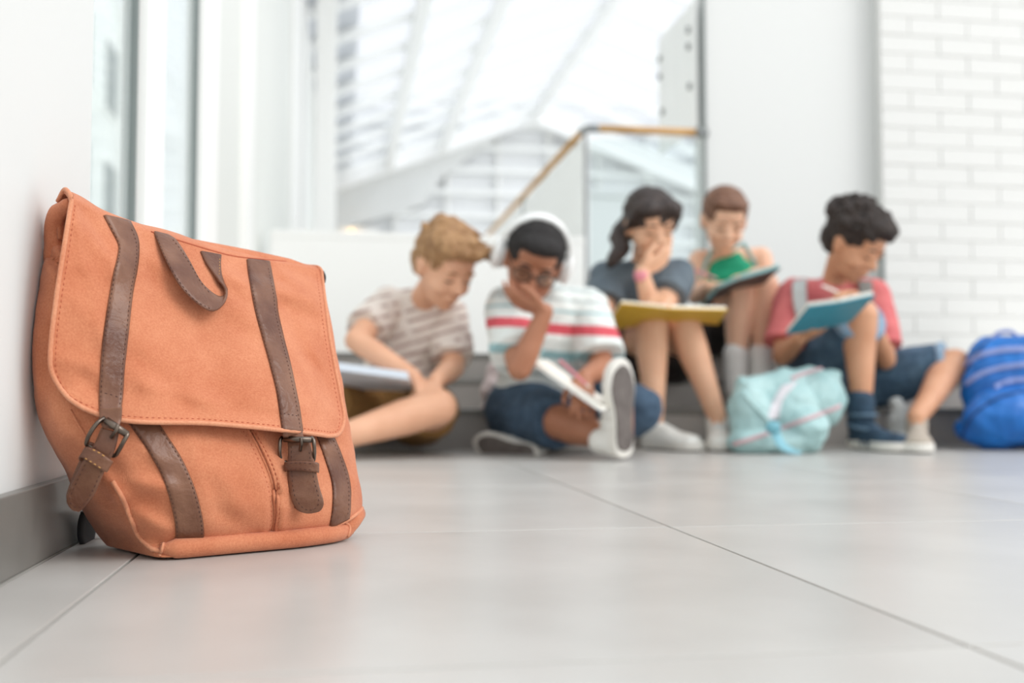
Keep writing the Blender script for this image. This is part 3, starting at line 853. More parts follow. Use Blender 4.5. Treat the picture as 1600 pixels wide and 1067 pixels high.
H1 = rel([(240, 362, .001), (249, 384, .006), (263, 415, .012), (282, 448, .017), (305, 472, .019), (328, 486, .019), (344, 481, .016), (353, 464, .013), (351, 450, .010), (340, 436, .007), (324, 414, .004), (313, 393, .001)])
H2 = rel([(264, 368, .001), (277, 377, .004), (295, 405, .009), (313, 438, .012), (329, 455, .011), (342, 463, .007), (351, 461, .003), (354, 452, .0015), (350, 443, .001), (346, 430, .001), (345, 412, .001), (346, 399, .001)])
handle, A, B = ribbon('grab_handle', H1, H2, M['leather'], bag, th=.0030, nseg=120)
th_ = bvh_of(handle)
hmid = [(258, 392), (272, 420), (290, 450), (310, 472)]
stitches([(244, 366), (254, 392), (268, 420), (286, 448), (306, 470), (330, 483)], [th_], M['thread'], handle)
stitches([(268, 372), (280, 387), (298, 414), (314, 441), (328, 458)], [th_], M['thread'], handle)
stitches([(343, 402), (343, 420), (342, 432)], [th_, TF], M['thread_y'], handle)

# right buckle and strap end
dR = min(dep(460, 684, ALLT, .004), dep(480, 760, [TB], .010), dep(480, 795, [TB], .004), dep(480, 730, [TB], .012))
tongue, A, B = ribbon('strap_tongue', [(449, 688, dR + .001), (450, 705, dR - .003), (449, 735, dR - .006), (451, 760, dR - .008), (455, 780, dR - .010), (461, 792, dR - .010), (468, 799, dR - .010), (479, 802, dR - .010)],
                      [(484, 688, dR + .001), (488, 705, dR - .003), (494, 735, dR - .006), (499, 760, dR - .008), (505, 780, dR - .010), (505, 791, dR - .010), (499, 799, dR - .010), (487, 802, dR - .010)], M['leather'], bag, th=.0026)
under, _, _ = ribbon('strap_return', [(446, 722, dR + .004), (447, 750, dR + .003), (450, 775, dR + .001), (455, 788, dR - .003), (464, 796, dR - .007)],
                     [(476, 722, dR + .005), (478, 750, dR + .004), (482, 775, dR + .003), (486, 790, dR - .001), (488, 800, dR - .006)], M['leather'], tongue, th=.0024)
tt = bvh_of(tongue)
stitches([(455, 694), (456, 735), (458, 762), (463, 780), (474, 794), (486, 797), (496, 791), (498, 778), (492, 755), (487, 730), (482, 700)], [tt], M['thread'], tongue)
keeper, _, _ = ribbon('strap_keeper', [(446, 741, dR + .004), (446, 737, dR - .006), (448, 735, dR - .010), (475, 736, dR - .012), (495, 738, dR - .010), (497, 739, dR - .004)],
                      [(446, 727, dR + .004), (446, 724, dR - .006), (448, 721, dR - .010), (472, 720, dR - .012), (494, 722, dR - .010), (497, 724, dR - .004)], M['leather'], bag, th=.0024, nseg=50)
kt = bvh_of(keeper)
stitches([(450, 733), (472, 733), (493, 735)], [kt], M['thread'], keeper); stitches([(450, 724), (472, 723), (492, 725)], [kt], M['thread'], keeper)
def buckle(pts, bar, tongue_pin, r=.0019, rb=.0030):
    b = empty('buckle', U(*pts[0])); b.parent = bag; b.location = b.location - bag.location
    P = [U(*p) for p in pts]
    tube('frame', [Vector(q) for q in cr_curve(P, 60)], r, M['brass'], b, 12)
    tube('roller', [U(*bar[0]), U(*bar[1])], rb, M['brass'], b, 18)
    tube('prong', [Vector(q) for q in cr_curve([U(*p) for p in tongue_pin], 16)], .0017, M['brass'], b, 10)
    return b
buckle([(441, 683, dR - .004), (438, 688, dR - .006), (437, 702, dR - .007), (438, 714, dR - .003), (443, 721, dR - .001), (466, 724, dR + .002), (487, 722, dR - .001), (491, 712, dR - .004), (491, 698, dR - .007), (490, 688, dR - .006), (486, 683, dR - .004)],
       [(443, 686, dR - .007), (487, 687, dR - .007)], [(470, 684, dR - .0115), (471, 692, dR - .012), (470, 698, dR - .009), (469, 704, dR - .0065)])
pin, _, _ = ribbon('strap_loop', [(443, 672, dR + .001), (444, 680, dR - .004), (446, 687, dR - .006), (448, 690, dR - .004)], [(473, 673, dR + .001), (474, 681, dR - .004), (480, 687, dR - .006), (482, 690, dR - .004)], M['leather'], strapR, nseg=20)

# left buckle: the strap hangs clear of the bag to the left
dL = dep(172, 652, ALLT, .004)
loopL, _, _ = ribbon('strap_loop', [(155, 640, dL), (156, 652, dL - .003), (158, 662, dL - .008), (160, 668, dL - .008)], [(191, 636, dL), (190, 655, dL - .001), (186, 667, dL - .005), (184, 672, dL - .005)], M['leather'], strapL, nseg=24)
tongue2, A, B = ribbon('strap_tongue', [(158, 668, dL - .006), (148, 692, dL - .010), (135, 712, dL - .010), (121, 737, dL - .008), (108, 765, dL - .006), (104, 783, dL - .006), (112, 796, dL - .006), (122, 799, dL - .006)],
                       [(186, 676, dL - .006), (180, 702, dL - .010), (170, 722, dL - .010), (160, 744, dL - .008), (148, 772, dL - .006), (138, 786, dL - .006), (130, 795, dL - .006), (123, 800, dL - .006)], M['leather'], bag, th=.0026)
ribbon('strap_return', [(140, 690, dL + .004), (124, 720, dL + .006), (112, 748, dL + .005), (104, 772, dL + .002), (104, 784, dL - .003)],
       [(165, 700, dL + .006), (150, 730, dL + .008), (140, 755, dL + .006), (130, 776, dL + .003), (124, 792, dL - .003)], M['leather'], tongue2, th=.0024)
tt = bvh_of(tongue2)
stitches([(152, 694), (138, 716), (125, 742), (113, 768), (109, 782), (116, 792), (126, 792), (136, 782), (144, 768), (156, 742), (165, 722), (174, 704)], [tt], M['thread'], tongue2)
k2, _, _ = ribbon('strap_keeper', [(126, 721, dL + .002), (124, 718, dL - .008), (128, 715, dL - .013), (146, 727, dL - .015), (164, 737, dL - .012), (166, 736, dL - .002)],
                  [(134, 703, dL + .002), (134, 700, dL - .008), (138, 698, dL - .013), (156, 706, dL - .015), (174, 719, dL - .012), (176, 720, dL - .002)], M['leather'], bag, th=.0024, nseg=50)
kt = bvh_of(k2)
stitches([(130, 714), (146, 724), (160, 733)], [kt], M['thread_y'], k2, wd=.0006); stitches([(142, 701), (156, 708), (170, 718)], [kt], M['thread_y'], k2, wd=.0006)
buckle([(163, 653, dL - .006), (153, 660, dL - .012), (143, 673, dL - .014), (136, 688, dL - .012), (138, 697, dL - .008), (160, 706, dL + .000), (178, 712, dL - .004), (186, 703, dL - .010), (193, 690, dL - .012), (199, 679, dL - .010), (197, 676, dL - .008)],
       [(165, 656, dL - .011), (199, 679, dL - .009)], [(184, 663, dL - .0155), (182, 672, dL - .0165), (178, 678, dL - .014), (174, 683, dL - .011)], r=.0020, rb=.0033)

# back straps and the hang loop, mostly behind the bag
ribbon('shoulder_strap', [(128, 800, 1.085), (124, 815, 1.09), (123, 835, 1.095), (127, 850, 1.10)], [(160, 800, 1.16), (150, 820, 1.16), (146, 838, 1.15), (144, 853, 1.14)], M['webbing'], bag, th=.005)
ribbon('side_tab', [(505, 424, 1.26), (508, 432, 1.262), (507, 442, 1.262)], [(500, 424, 1.265), (502, 432, 1.27), (502, 440, 1.27)], M['webbing'], bag, th=.003, nseg=12)
# frayed threads on the corner
for k, (a, b) in enumerate((((112, 310), (115, 303)), ((109, 311), (111, 304)), ((114, 311), (113, 301)))):
    tube('loose_thread', [U(a[0], a[1], .992), U((a[0] + b[0]) / 2 + 1, (a[1] + b[1]) / 2, .991), U(b[0], b[1], .99)], .00025, M['canvas_edge'], flap, 5)

# crumpled side gusset standing up under the flap corner
S = Solid()
for P_, R_ in (([(64, 440, 1.030), (67, 400, 1.028), (72, 366, 1.026), (88, 338, 1.020), (107, 318, 1.006)], [.012, .011, .010, .009, .006]),):
    Q = [U(*p) for p in P_]
    for p, r in zip(Q, R_): p.x = max(p.x, XW + r + .001)
    S.chain([Vector(v) for v in cr_curve(Q, 14)], list(np.interp(np.linspace(0, 1, 14), np.linspace(0, 1, len(R_)), R_)))
S.mesh('side_fold', .0022, 6, M['canvas'], bag, lambda c, n_: .0015 * mnoise.noise(c * 60))
# ================================================================== THE FIVE READERS
def skin(name, c, c2): return mat(name, c, 0.5, var=c2, vscale=14, bump=0.02, bscale=160, sss=0.08, spec=0.4)
M['lips'] = mat('lips', rgb(186, 112, 100), 0.45); M['lash'] = mat('dark_lashes', rgb(52, 38, 32), 0.7)
M['eyewhite'] = mat('eye_white', rgb(232, 228, 222), 0.2)
M['denim'] = mat('dark_blue_denim', rgb(52, 72, 92), 0.85, var=rgb(70, 92, 114), vscale=30, bump=.25, bscale=120)
M['denim2'] = mat('washed_blue_denim', rgb(58, 84, 106), 0.85, var=rgb(84, 112, 134), vscale=26, bump=.25, bscale=120)
M['denim_hem'] = mat('faded_denim_hem', rgb(120, 148, 172), 0.85, var=rgb(146, 170, 190), vscale=60)
M['mustard'] = mat('mustard_cotton', rgb(150, 112, 62), 0.85, var=rgb(128, 92, 48), vscale=14, bump=.1)
M['dark'] = mat('charcoal_cotton', rgb(52, 44, 42), 0.85, var=rgb(40, 34, 33), vscale=14, bump=.1)
M['greyshirt'] = mat('slate_grey_cotton', rgb(104, 116, 124), 0.85, var=rgb(90, 102, 112), vscale=16, bump=.25, bscale=30)
M['green'] = mat('emerald_knit', rgb(20, 158, 118), 0.8, var=rgb(16, 146, 108), vscale=20, bump=.1)
M['greentrim'] = mat('pale_teal_trim', rgb(130, 172, 168), 0.8)
M['coral'] = mat('coral_cotton', rgb(222, 124, 122), 0.85, var=rgb(206, 106, 108), vscale=14, bump=.25, bscale=30)
M['straplt'] = mat('light_grey_webbing', rgb(188, 192, 190), 0.8); M['strapdk'] = mat('grey_webbing', rgb(128, 126, 122), 0.8)
M['shoewhite'] = mat('white_shoe_leather', rgb(232, 230, 224), 0.5, bump=.03); M['solewhite'] = mat('off_white_rubber', rgb(226, 222, 214), 0.55)
M['outsole'] = mat('grey_rubber_outsole', rgb(112, 104, 100), 0.75, var=rgb(98, 90, 86), vscale=40, bump=.4, bscale=140)
M['taupe'] = mat('taupe_suede', rgb(176, 164, 150), 0.8, bump=.05); M['shoegrey'] = mat('light_grey_canvas_shoe', rgb(176, 172, 166), 0.8)
M['navyshoe'] = mat('navy_knit', rgb(38, 58, 76), 0.85, var=rgb(52, 76, 96), vscale=30, bump=.1)
M['sock'] = mat('white_cotton_sock', rgb(234, 232, 228), 0.85, bump=.15, bscale=90)
M['paper'] = mat('paper', rgb(240, 236, 226), 0.8); M['pink'] = mat('pink_paint', rgb(224, 140, 150), 0.5)
def striped(name, base, bands, rot=(0, 0, 0), dash=None, origin=(0, 0, 0)):
    """cloth with stripes at fixed heights: bands = (z0, z1, colour) in metres, measured in a frame turned by rot about origin"""
    m = mat(name, base, 0.85, bump=.22, bscale=32); n = m.node_tree.nodes; L = m.node_tree.links; b = n['Principled BSDF']
    g = n.new('ShaderNodeTexCoord'); mp = n.new('ShaderNodeMapping'); mp.vector_type = 'TEXTURE'; mp.inputs['Rotation'].default_value = rot; mp.inputs['Location'].default_value = origin
    L.new(g.outputs['Object'], mp.inputs[0]); s = n.new('ShaderNodeSeparateXYZ'); L.new(mp.outputs[0], s.inputs[0])
    cur = None
    for z0, z1, col in bands:
        a = n.new('ShaderNodeMath'); a.operation = 'GREATER_THAN'; a.inputs[1].default_value = z0
        c = n.new('ShaderNodeMath'); c.operation = 'LESS_THAN'; c.inputs[1].default_value = z1
        k = n.new('ShaderNodeMath'); k.operation = 'MULTIPLY'
        L.new(s.outputs['Z'], a.inputs[0]); L.new(s.outputs['Z'], c.inputs[0]); L.new(a.outputs[0], k.inputs[0]); L.new(c.outputs[0], k.inputs[1])
        if dash:
            nz = n.new('ShaderNodeTexNoise'); nz.inputs['Scale'].default_value = dash; L.new(mp.outputs[0], nz.inputs['Vector'])
            q = n.new('ShaderNodeMath'); q.operation = 'GREATER_THAN'; q.inputs[1].default_value = .44; L.new(nz.outputs[0], q.inputs[0])
            k2 = n.new('ShaderNodeMath'); k2.operation = 'MULTIPLY'; L.new(k.outputs[0], k2.inputs[0]); L.new(q.outputs[0], k2.inputs[1]); k = k2
        mx = n.new('ShaderNodeMixRGB'); mx.inputs[2].default_value = col; L.new(k.outputs[0], mx.inputs[0])
        if cur: L.new(cur.outputs[0], mx.inputs[1])
        else: mx.inputs[1].default_value = base
        cur = mx
    L.new(cur.outputs[0], b.inputs['Base Color']); return m
VX = 0.0042
def spine_pts(hm, ctrl, sm, n=9):
    return [hm * (1 - t) ** 2 + ctrl * 2 * t * (1 - t) + sm * t * t for t in [i / (n - 1) for i in range(n)]]
def torso(S, J, infl=0.0, t0=0.0, t1=1.0, W=1.0):
    shoulders = t1 > .9
    hm = (J['ha'] + J['hb']) / 2; sm = (J['sa'] + J['sb']) / 2
    side_h = (J['hb'] - J['ha']).normalized(); side_s = (J['sb'] - J['sa']).normalized()
    up = (sm - hm).normalized()
    ctrl = (hm + sm) / 2 + J.get('slouch', Vector((0, .04, 0)))
    pts = spine_pts(hm, ctrl, sm, 12)
    rw = [.118, .122, .116, .106, .100, .100, .104, .110, .114, .112, .098, .070]
    rd = [.088, .092, .090, .084, .080, .078, .080, .082, .080, .074, .062, .048]
    for i, p in enumerate(pts):
        t = i / 11
        if t < t0 - .001 or t > t1 + .001: continue
        sd = side_h.lerp(side_s, t).normalized(); u = (pts[min(i + 1, 11)] - pts[max(i - 1, 0)]).normalized()
        u = (u - sd * u.dot(sd)).normalized(); dd = u.cross(sd)
        R = Matrix((sd, dd, u)).transposed()
        S.ell(p, (rw[i] * W + infl, rd[i] * W + infl, .05 + infl), R, 24, 12)
    if shoulders: S.cone(J['sa'] + (sm - J['sa']) * .1, .038 + infl, sm, .042 + infl); shoulders and S.cone(J['sb'] + (sm - J['sb']) * .1, .038 + infl, sm, .042 + infl)
    return sm
def hand(S, w, dr, nrm, thumb, curl=.5, sc=.86, spread=.25):
    dr = Vector(dr).normalized(); nrm = Vector(nrm); nrm = (nrm - dr * nrm.dot(dr)).normalized(); sd = dr.cross(nrm).normalized()
    if sd.dot(Vector(thumb)) < 0: sd = -sd
    kn = []
    for i, (o, l) in enumerate(((.024, .066), (.008, .070), (-.008, .067), (-.022, .060))):
        k = w + (dr * l + sd * o) * sc; kn.append(k); S.cone(w + sd * o * .5 * sc + dr * .008, .0125 * sc, k, .0098 * sc)
    L = ((.036, .022, .018), (.040, .025, .019), (.037, .023, .018), (.029, .018, .016))
    for i, k in enumerate(kn):
        d0 = (dr + sd * spread * (.5 - i / 3)).normalized(); p = k; ang = curl * .6
        for j, l in enumerate(L[i]):
            d = (d0 * math.cos(ang) + nrm * math.sin(ang)).normalized(); q = p + d * l * sc
            S.cone(p, (.0088 - .0009 * j) * sc, q, (.0080 - .0009 * j) * sc); p = q; ang += curl * .75
    t0 = w + (dr * .018 + sd * .020) * sc; t1 = t0 + (dr * .026 + sd * .024 + nrm * .010) * sc; t2 = t1 + (dr * .026 + sd * .008 + nrm * .010) * sc; t3 = t2 + (dr * .019 + nrm * .006) * sc
    S.chain([t0, t1, t2, t3], [.0125 * sc, .0105 * sc, .0092 * sc, .0078 * sc])
def head_prims(S, c, R, k=1.0, ears=True):
    def P(x, y, z): return c + R @ (Vector((x, y, z)) * k)
    def e(p, r): S.ell(P(*p), tuple(v * k for v in r), R, 24, 14)
    e((0, .016, .030), (.070, .087, .076)); e((0, -.012, -.010), (.061, .068, .070)); e((0, -.026, -.050), (.046, .050, .046))
    e((0, -.052, -.078), (.022, .020, .018)); e((.032, -.045, -.024), (.026, .030, .028)); e((-.032, -.045, -.024), (.026, .030, .028))
    e((0, -.052, .045), (.050, .026, .030))
    S.cone(P(0, -.076, .014), .0075 * k, P(0, -.094, -.016), .0105 * k); e((.010, -.083, -.019), (.008, .009, .007)); e((-.010, -.083, -.019), (.008, .009, .007))
    e((0, -.076, -.043), (.021, .010, .0055)); e((0, -.074, -.052), (.018, .010, .0065))
    for s in (-1, 1):
        e((s * .029, -.066, .010), (.0155, .012, .0105)); e((s * .029, -.072, .027), (.022, .008, .006))
        if ears:
            e((s * .070, .006, .000), (.009, .017, .028)); e((s * .074, .012, .008), (.007, .013, .018))
def face_parts(who, c, R, k, browm, closed=True):
    def P(x, y, z): return c + R @ (Vector((x, y, z)) * k)
    for s in (-1, 1):
        S = Solid(); S.chain([P(s * .014, -.0815, .028), P(s * .027, -.083, .033), P(s * .045, -.073, .028)], [.0026 * k, .0032 * k, .0018 * k]); S.mesh('eyebrow', .0022, 1, browm, who)
        S = Solid(); S.chain([P(s * .017, -.0765, .006), P(s * .029, -.0795, .0035), P(s * .042, -.0735, .006)], [.0016 * k, .0022 * k, .0014 * k]); S.mesh('eyelashes', .0018, 1, M['lash'], who)
def paint(o, who_off, c, R, k, lipm=True):
    """lips take their own material slot"""
    me = o.data; me.materials.append(M['lips'])
    inv = R.transposed()
    for p in me.polygons:
        v = inv @ (Vector(p.center) + who_off - c) / k
        if abs(v.x) < .024 and v.y < -.060 and abs((v.z + .0475) / .0105) ** 2 + (v.x / .0235) ** 2 < 1: p.material_index = 1
def hairdisp(sc1, a1, sc2=0, a2=0):
    def f(co, nn):
        v = mnoise.noise(co * sc1) * a1
        if a2: v += abs(mnoise.noise(co * sc2)) * a2
        return v
    return f
def cloth_disp(co, nn): return .0055 * mnoise.noise(Vector((co.x * 11, co.y * 11, co.z * 22))) + .003 * mnoise.noise(co * 42)

FEET = {}
def heel_of(a, f, u=(0, 0, 1), z=None, hgt=.082):
    f = Vector(f).normalized(); u = Vector(u); u = (u - f * u.dot(f)).normalized(); p = a - f * .040 - u * hgt
    if z is not None: p.z = z + .002
    return p
def shoe(who, heel, toe, up, L, up_m, sole_m, out_m, lace_m=None, name='shoe', width=1.0, collar=.0):
    """heel = back of the sole on the ground, toe = direction, up = sole normal"""
    f = Vector(toe).normalized(); u = Vector(up); u = (u - f * u.dot(f)).normalized(); s = f.cross(u)
    R = Matrix((s, f, u)).transposed(); heel = Vector(heel); k = L / .235
    def P(x, y, z): return heel + (s * x * width + f * y + u * z) * k
    S = Solid()
    for y, w_, hh in ((.028, .030, .052), (.05, .031, .058), (.08, .032, .054), (.11, .036, .044), (.14, .040, .036), (.17, .041, .031), (.195, .036, .027)):
        S.ell(P(0, y, .022), (w_ * k * width, .030 * k, hh * k), R)
    S.cone(P(0, .036, .05), .031 * k, P(0, .036, .080 + collar), .033 * k)
    up_o = S.mesh(name, VX, 9, up_m, who)
    wo = Vector((0, 0, 0)); q_ = who
    while q_ is not None: wo += q_.location; q_ = q_.parent
    wo = wo + up_o.location
    for v in up_o.data.vertices:
        z = (v.co + wo - heel).dot(u)
        if z < .008 * k: v.co += u * (.008 * k - z)
    FEET.setdefault(id(who), []).append(heel)
    # outline of the sole
    pts = [(0, 0), (.022, .006), (.031, .028), (.030, .07), (.033, .11), (.043, .15), (.044, .18), (.034, .212), (.012, .231), (-.006, .235), (-.026, .222), (-.039, .192), (-.041, .155), (-.032, .11), (-.029, .07), (-.031, .028), (-.022, .006)]
    cur = cr_curve(pts + [pts[0]], 49)[:-1]
    def slab(nm, z0, z1, g, m, par):
        V = []; n_ = len(cur); cx, cy = 0, .115
        for z, q in ((z0, g * .97), (z0 + .002, g), (z1 - .002, g), (z1, g * .97)):
            V += [P(cx + (x - cx) * q, cy + (y - cy) * q, z) for x, y in cur]
        Fc = [(j * n_ + i, j * n_ + (i + 1) % n_, (j + 1) * n_ + (i + 1) % n_, (j + 1) * n_ + i) for j in range(3) for i in range(n_)]
        Fc += [tuple(range(n_))[::-1], tuple(3 * n_ + i for i in range(n_))]
        o = pydata(nm, V, Fc, m, par, False); bm = bmesh.new(); bm.from_mesh(o.data); bmesh.ops.recalc_face_normals(bm, faces=bm.faces[:]); bm.to_mesh(o.data); bm.free(); return o
    slab('sole', .003, .026, 1.0, sole_m, up_o); slab('outsole', -.001, .0045, .86, out_m, up_o)
    if lace_m:
        S = Solid()
        for y, z in ((.085, .076), (.100, .070), (.115, .064), (.130, .058)):
            S.chain([P(-.020, y, z - .008), P(0, y + .003, z + .002), P(.020, y, z - .008)], [.0032] * 3)
        S.mesh('laces', .0028, 1, lace_m, up_o)
    return up_o

def limbs_len(nm, J):
    d = lambda a, b: round((J[a] - J[b]).length, 2)
    print(nm, 'uarm', d('sa', 'ea'), d('sb', 'eb'), 'farm', d('ea', 'wa'), d('eb', 'wb'), 'thigh', d('ha', 'ka'), d('hb', 'kb'), 'shin', d('ka', 'aa'), d('kb', 'ab'), 'sh', d('sa', 'sb'), 'hip', d('ha', 'hb'), 'z', round(J['ha'].z, 2), 'torso', round(((J['ha'] + J['hb']) / 2 - (J['sa'] + J['sb']) / 2).length, 2))
def make_person(label, J, skm, hc, hf, hu, hk, hands, feet_dir, base):
    who = empty('person', base, label, 'person', 'children reading on the steps')
    who['kind'] = 'thing'
    R = frame(hf, hu)
    S = Solid(); sm = torso(S, J)
    nb = hc + R @ Vector((0, .022, -.050)) * hk
    S.chain([sm - Vector((0, 0, .01)), (sm + nb) / 2 + R @ Vector((0, .006, 0)), nb], [.044, .036, .036])
    for a, s, e, w_ in (('a', 'sa', 'ea', 'wa'), ('b', 'sb', 'eb', 'wb')):
        S.chain([J[s], (J[s] + J[e]) / 2, J[e]], [.041, .037, .030])
        S.chain([J[e], J[e].lerp(J[w_], .3), J[w_]], [.030, .031, .0205])
        S.ell(J[w_], .0195)
        hand(S, J[w_], *hands[a])
    for h_, k_, a_, f in (('ha', 'ka', 'aa', 'fa'), ('hb', 'kb', 'ab', 'fb')):
        S.chain([J[h_], J[h_].lerp(J[k_], .5), J[k_]], [.075, .062, .046])
        dn = (J[a_] - J[k_]); calf = J[k_].lerp(J[a_], .3) + feet_dir.get('calf', Vector((0, .012, 0)))
        S.chain([J[k_], calf, J[k_].lerp(J[a_], .68), J[a_]], [.045, .046, .034, .027])
        fd = feet_dir[f]; f0 = Vector(fd[0]).normalized(); u0 = Vector(fd[1]); u0 = (u0 - f0 * u0.dot(f0)).normalized(); hl = heel_of(J[a_], f0, u0, fd[2] if len(fd) > 2 else None)
        S.chain([J[a_], hl + f0 * .048 + u0 * .042, hl + f0 * .15 + u0 * .026], [.026, .022, .013])
    head_prims(S, hc, R, hk)
    o = S.mesh('body', VX, 4, skm, who)
    paint(o, Vector(base), hc, R, hk)
    return who, R
def sleeve(S, J, a, frac, r0, r1):
    s, e = J['s' + a], J['e' + a]; q = s.lerp(e, frac)
    S.ell(s, r0); S.fr(s, r0, s.lerp(e, frac * .5), (r0 + r1) / 2); S.fr(s.lerp(e, frac * .45), (r0 + r1) / 2, q, r1)
def shortleg(S, J, a, frac, r0, r1):
    h_, k = J['h' + a], J['k' + a]
    S.ell(h_, r0); S.fr(h_, r0, h_.lerp(k, frac * .55), (r0 * .55 + r1 * .45)); S.fr(h_.lerp(k, frac * .5), (r0 * .55 + r1 * .45), h_.lerp(k, frac), r1)

def book(name, quads, cover_m, th, label, cat, group=None, page_m=None, pages=.008, base=None):
    """open book: each quad = inner near, outer near, outer far, inner far (world points of the cover's underside)"""
    c = sum((q for qd in quads for q in qd), Vector()) / (4 * len(quads))
    t = empty(name, c, label, cat, group)
    for qd in quads:
        n_ = (qd[1] - qd[0]).cross(qd[3] - qd[0]).normalized()
        if n_.z < 0: n_ = -n_
        def slab(nm, q, z0, z1, m):
            V = [p + n_ * z0 for p in q] + [p + n_ * z1 for p in q]
            o = pydata(nm, V, [(0, 1, 2, 3), (7, 6, 5, 4), (0, 4, 5, 1), (1, 5, 6, 2), (2, 6, 7, 3), (3, 7, 4, 0)], m, t, False)
            bm = bmesh.new(); bm.from_mesh(o.data); bmesh.ops.recalc_face_normals(bm, faces=bm.faces[:])
            bmesh.ops.bevel(bm, geom=bm.edges[:], offset=.0008, segments=1, affect='EDGES'); bm.to_mesh(o.data); bm.free(); return o
        slab('cover', qd, 0, th, cover_m)
        cc = sum(qd, Vector()) / 4
        if pages: slab('pages', [cc + (p - cc) * .95 for p in qd], th, th + pages, page_m or M['paper'])
    return t
def pencil(label, a, b, m, tipm=None):
    a, b = Vector(a), Vector(b); d = (b - a).normalized()
    t = empty('pencil', a, label, 'pencil')
    tube('shaft', [a, b - d * .012], .0038, m, t, 6); tube('tip', [b - d * .012, b], [.0038, .0006], M['paper'], t, 6)
    tube('eraser', [a - d * .008, a], .0038, tipm or M['pink'], t, 8); return t

V3 = Vector
# ---------- boy with sandy hair, far left
J = dict(sa=U(606, 478, 2.93), sb=U(702, 492, 2.95), ea=U(556, 532, 2.76), eb=U(709, 574, 2.82), wa=U(646, 588, 2.68), wb=U(682, 594, 2.68),
         ha=U(582, 640, 2.92), hb=U(655, 645, 2.93), ka=U(492, 632, 2.72), kb=U(686, 636, 2.64), aa=U(506, 688, 2.70), ab=U(500, 692, 2.50), slouch=V3((0, .05, 0)))
limbs_len('boy1', J)
hc = U(694, 420, 2.80)
sk1 = skin('fair_skin', rgb(228, 176, 144), rgb(220, 166, 134))
who, R = make_person('blond boy in cream striped shirt and mustard shorts, reading cross-legged', J, sk1, hc, V3((.42, -.75, -.62)), V3((.12, -.3, 1)), 1.0,
    {'a': (V3((.6, -.1, -.5)), V3((0, .3, -1)), V3((0, -1, 0)), .5), 'b': (V3((-.6, -.4, -.5)), V3((0, .3, -1)), V3((0, -1, 0)), .5)},
    {'fa': (V3((-.6, -.8, 0)), V3((0, 0, 1)), 0), 'fb': (V3((-1, .1, 0)), V3((0, 0, 1)), 0)}, (U(600, 690, 2.85).x, 2.83, 0))
o1 = V3(who.location)
cream = rgb(226, 214, 204); mv = rgb(176, 150, 142)
M['shirt1'] = striped('cream_shirt_with_broken_mauve_stripes', cream, [(z, z + .008, mv) for z in np.arange(-.25, .35, .029)], rot=(0, -.30, 0), dash=26, origin=(o1.x, o1.y, .35))
S = Solid(); torso(S, J, .014, .12, 1.0); sleeve(S, J, 'a', .70, .054, .060); sleeve(S, J, 'b', .86, .054, .058)
S.mesh('shirt', .005, 4, M['shirt1'], who, cloth_disp)
S = Solid(); torso(S, J, .018, 0, .22); shortleg(S, J, 'a', .8, .096, .076); shortleg(S, J, 'b', .62, .092, .074)
S.mesh('shorts', .005, 4, M['mustard'], who, cloth_disp)
def hp(x, y, z): return hc + R @ V3((x, y, z))
S = Solid(); S.ell(hp(0, .020, .048), (.078, .092, .074), R); S.ell(hp(0, .052, .0), (.068, .058, .062), R); S.ell(hp(.012, -.052, .090), (.060, .046, .026), R); S.ell(hp(-.040, -.02, .085), (.040, .06, .036), R)
S.ell(hp(0, .03, .105), (.055, .06, .025), R)
for k in range(46):
    a = random.uniform(-1.3, 1.3); y = random.uniform(-.06, .08); p = hp(math.sin(a) * .066, y, .048 + math.cos(a) * .066); q = p + R @ V3((.028 + random.uniform(-.01, .02), -.028, random.uniform(-.004, .012))); S.cone(p, .011, q, .003)
M['hair_blond'] = mat('sandy_blond_hair', rgb(174, 134, 92), 0.6, var=rgb(148, 108, 70), vscale=40, bump=.4, bscale=120)
S.mesh('hair', .0042, 2, M['hair_blond'], who, hairdisp(60, .006, 130, .004)); face_parts(who, hc, R, 1, mat('blond_brow', rgb(150, 112, 78), .7))
for hl_, td in ((heel_of(J['ab'], V3((-1, .1, 0)), z=0), V3((-1, .1, 0))), (heel_of(J['aa'], V3((-.6, -.8, 0)), z=0), V3((-.6, -.8, 0)))):
    shoe(who, hl_, td, V3((0, 0, 1)), .22, M['shoegrey'], M['solewhite'], M['outsole'])
q = [U(646, 612, 2.78), U(494, 606, 2.78), U(494, 574, 2.56), U(640, 593, 2.56)]
book('notebook', [q], mat('pale_grey_cover', rgb(214, 220, 228), .5), .004, 'large pale grey notebook lying open on the lap of the blond boy', 'notebook', pages=.016, page_m=mat('cool_white_pages', rgb(214, 220, 228), .7))

# ---------- boy with white headphones
J = dict(sa=U(792, 480, 2.82), sb=U(916, 482, 2.88), ea=U(812, 576, 2.58), eb=U(942, 574, 2.78), wa=U(852, 486, 2.585), wb=U(912, 590, 2.62),
         ha=U(812, 640, 2.94), hb=U(890, 642, 2.96), ka=U(876, 660, 2.70), kb=U(1000, 640, 2.78), aa=U(958, 686, 2.58), ab=U(842, 690, 2.84), slouch=V3((0, .05, 0)))
limbs_len('boy2', J)
hc = U(832, 414, 2.72)
sk2 = skin('brown_skin', rgb(176, 120, 92), rgb(164, 108, 80))
who, R = make_person('boy with white headphones and glasses, in striped shirt and dark denim shorts, chin on fist', J, sk2, hc, V3((-.12, -.78, -.50)), V3((.22, -.3, 1)), 1.0,
    {'a': (V3((-1, .0, .30)), V3((.0, .35, .9)), V3((0, .2, 1)), .5), 'b': (V3((-.15, -.6, -.45)), V3((0, .2, -1)), V3((-1, 0, 0)), .45)},
    {'fa': (V3((-.035, -.03, 1)), V3((-.50, .86, .02))), 'fb': (V3((-.78, .58, .12)), V3((.58, .72, .30)))}, (U(850, 690, 2.85).x, 2.83, 0))
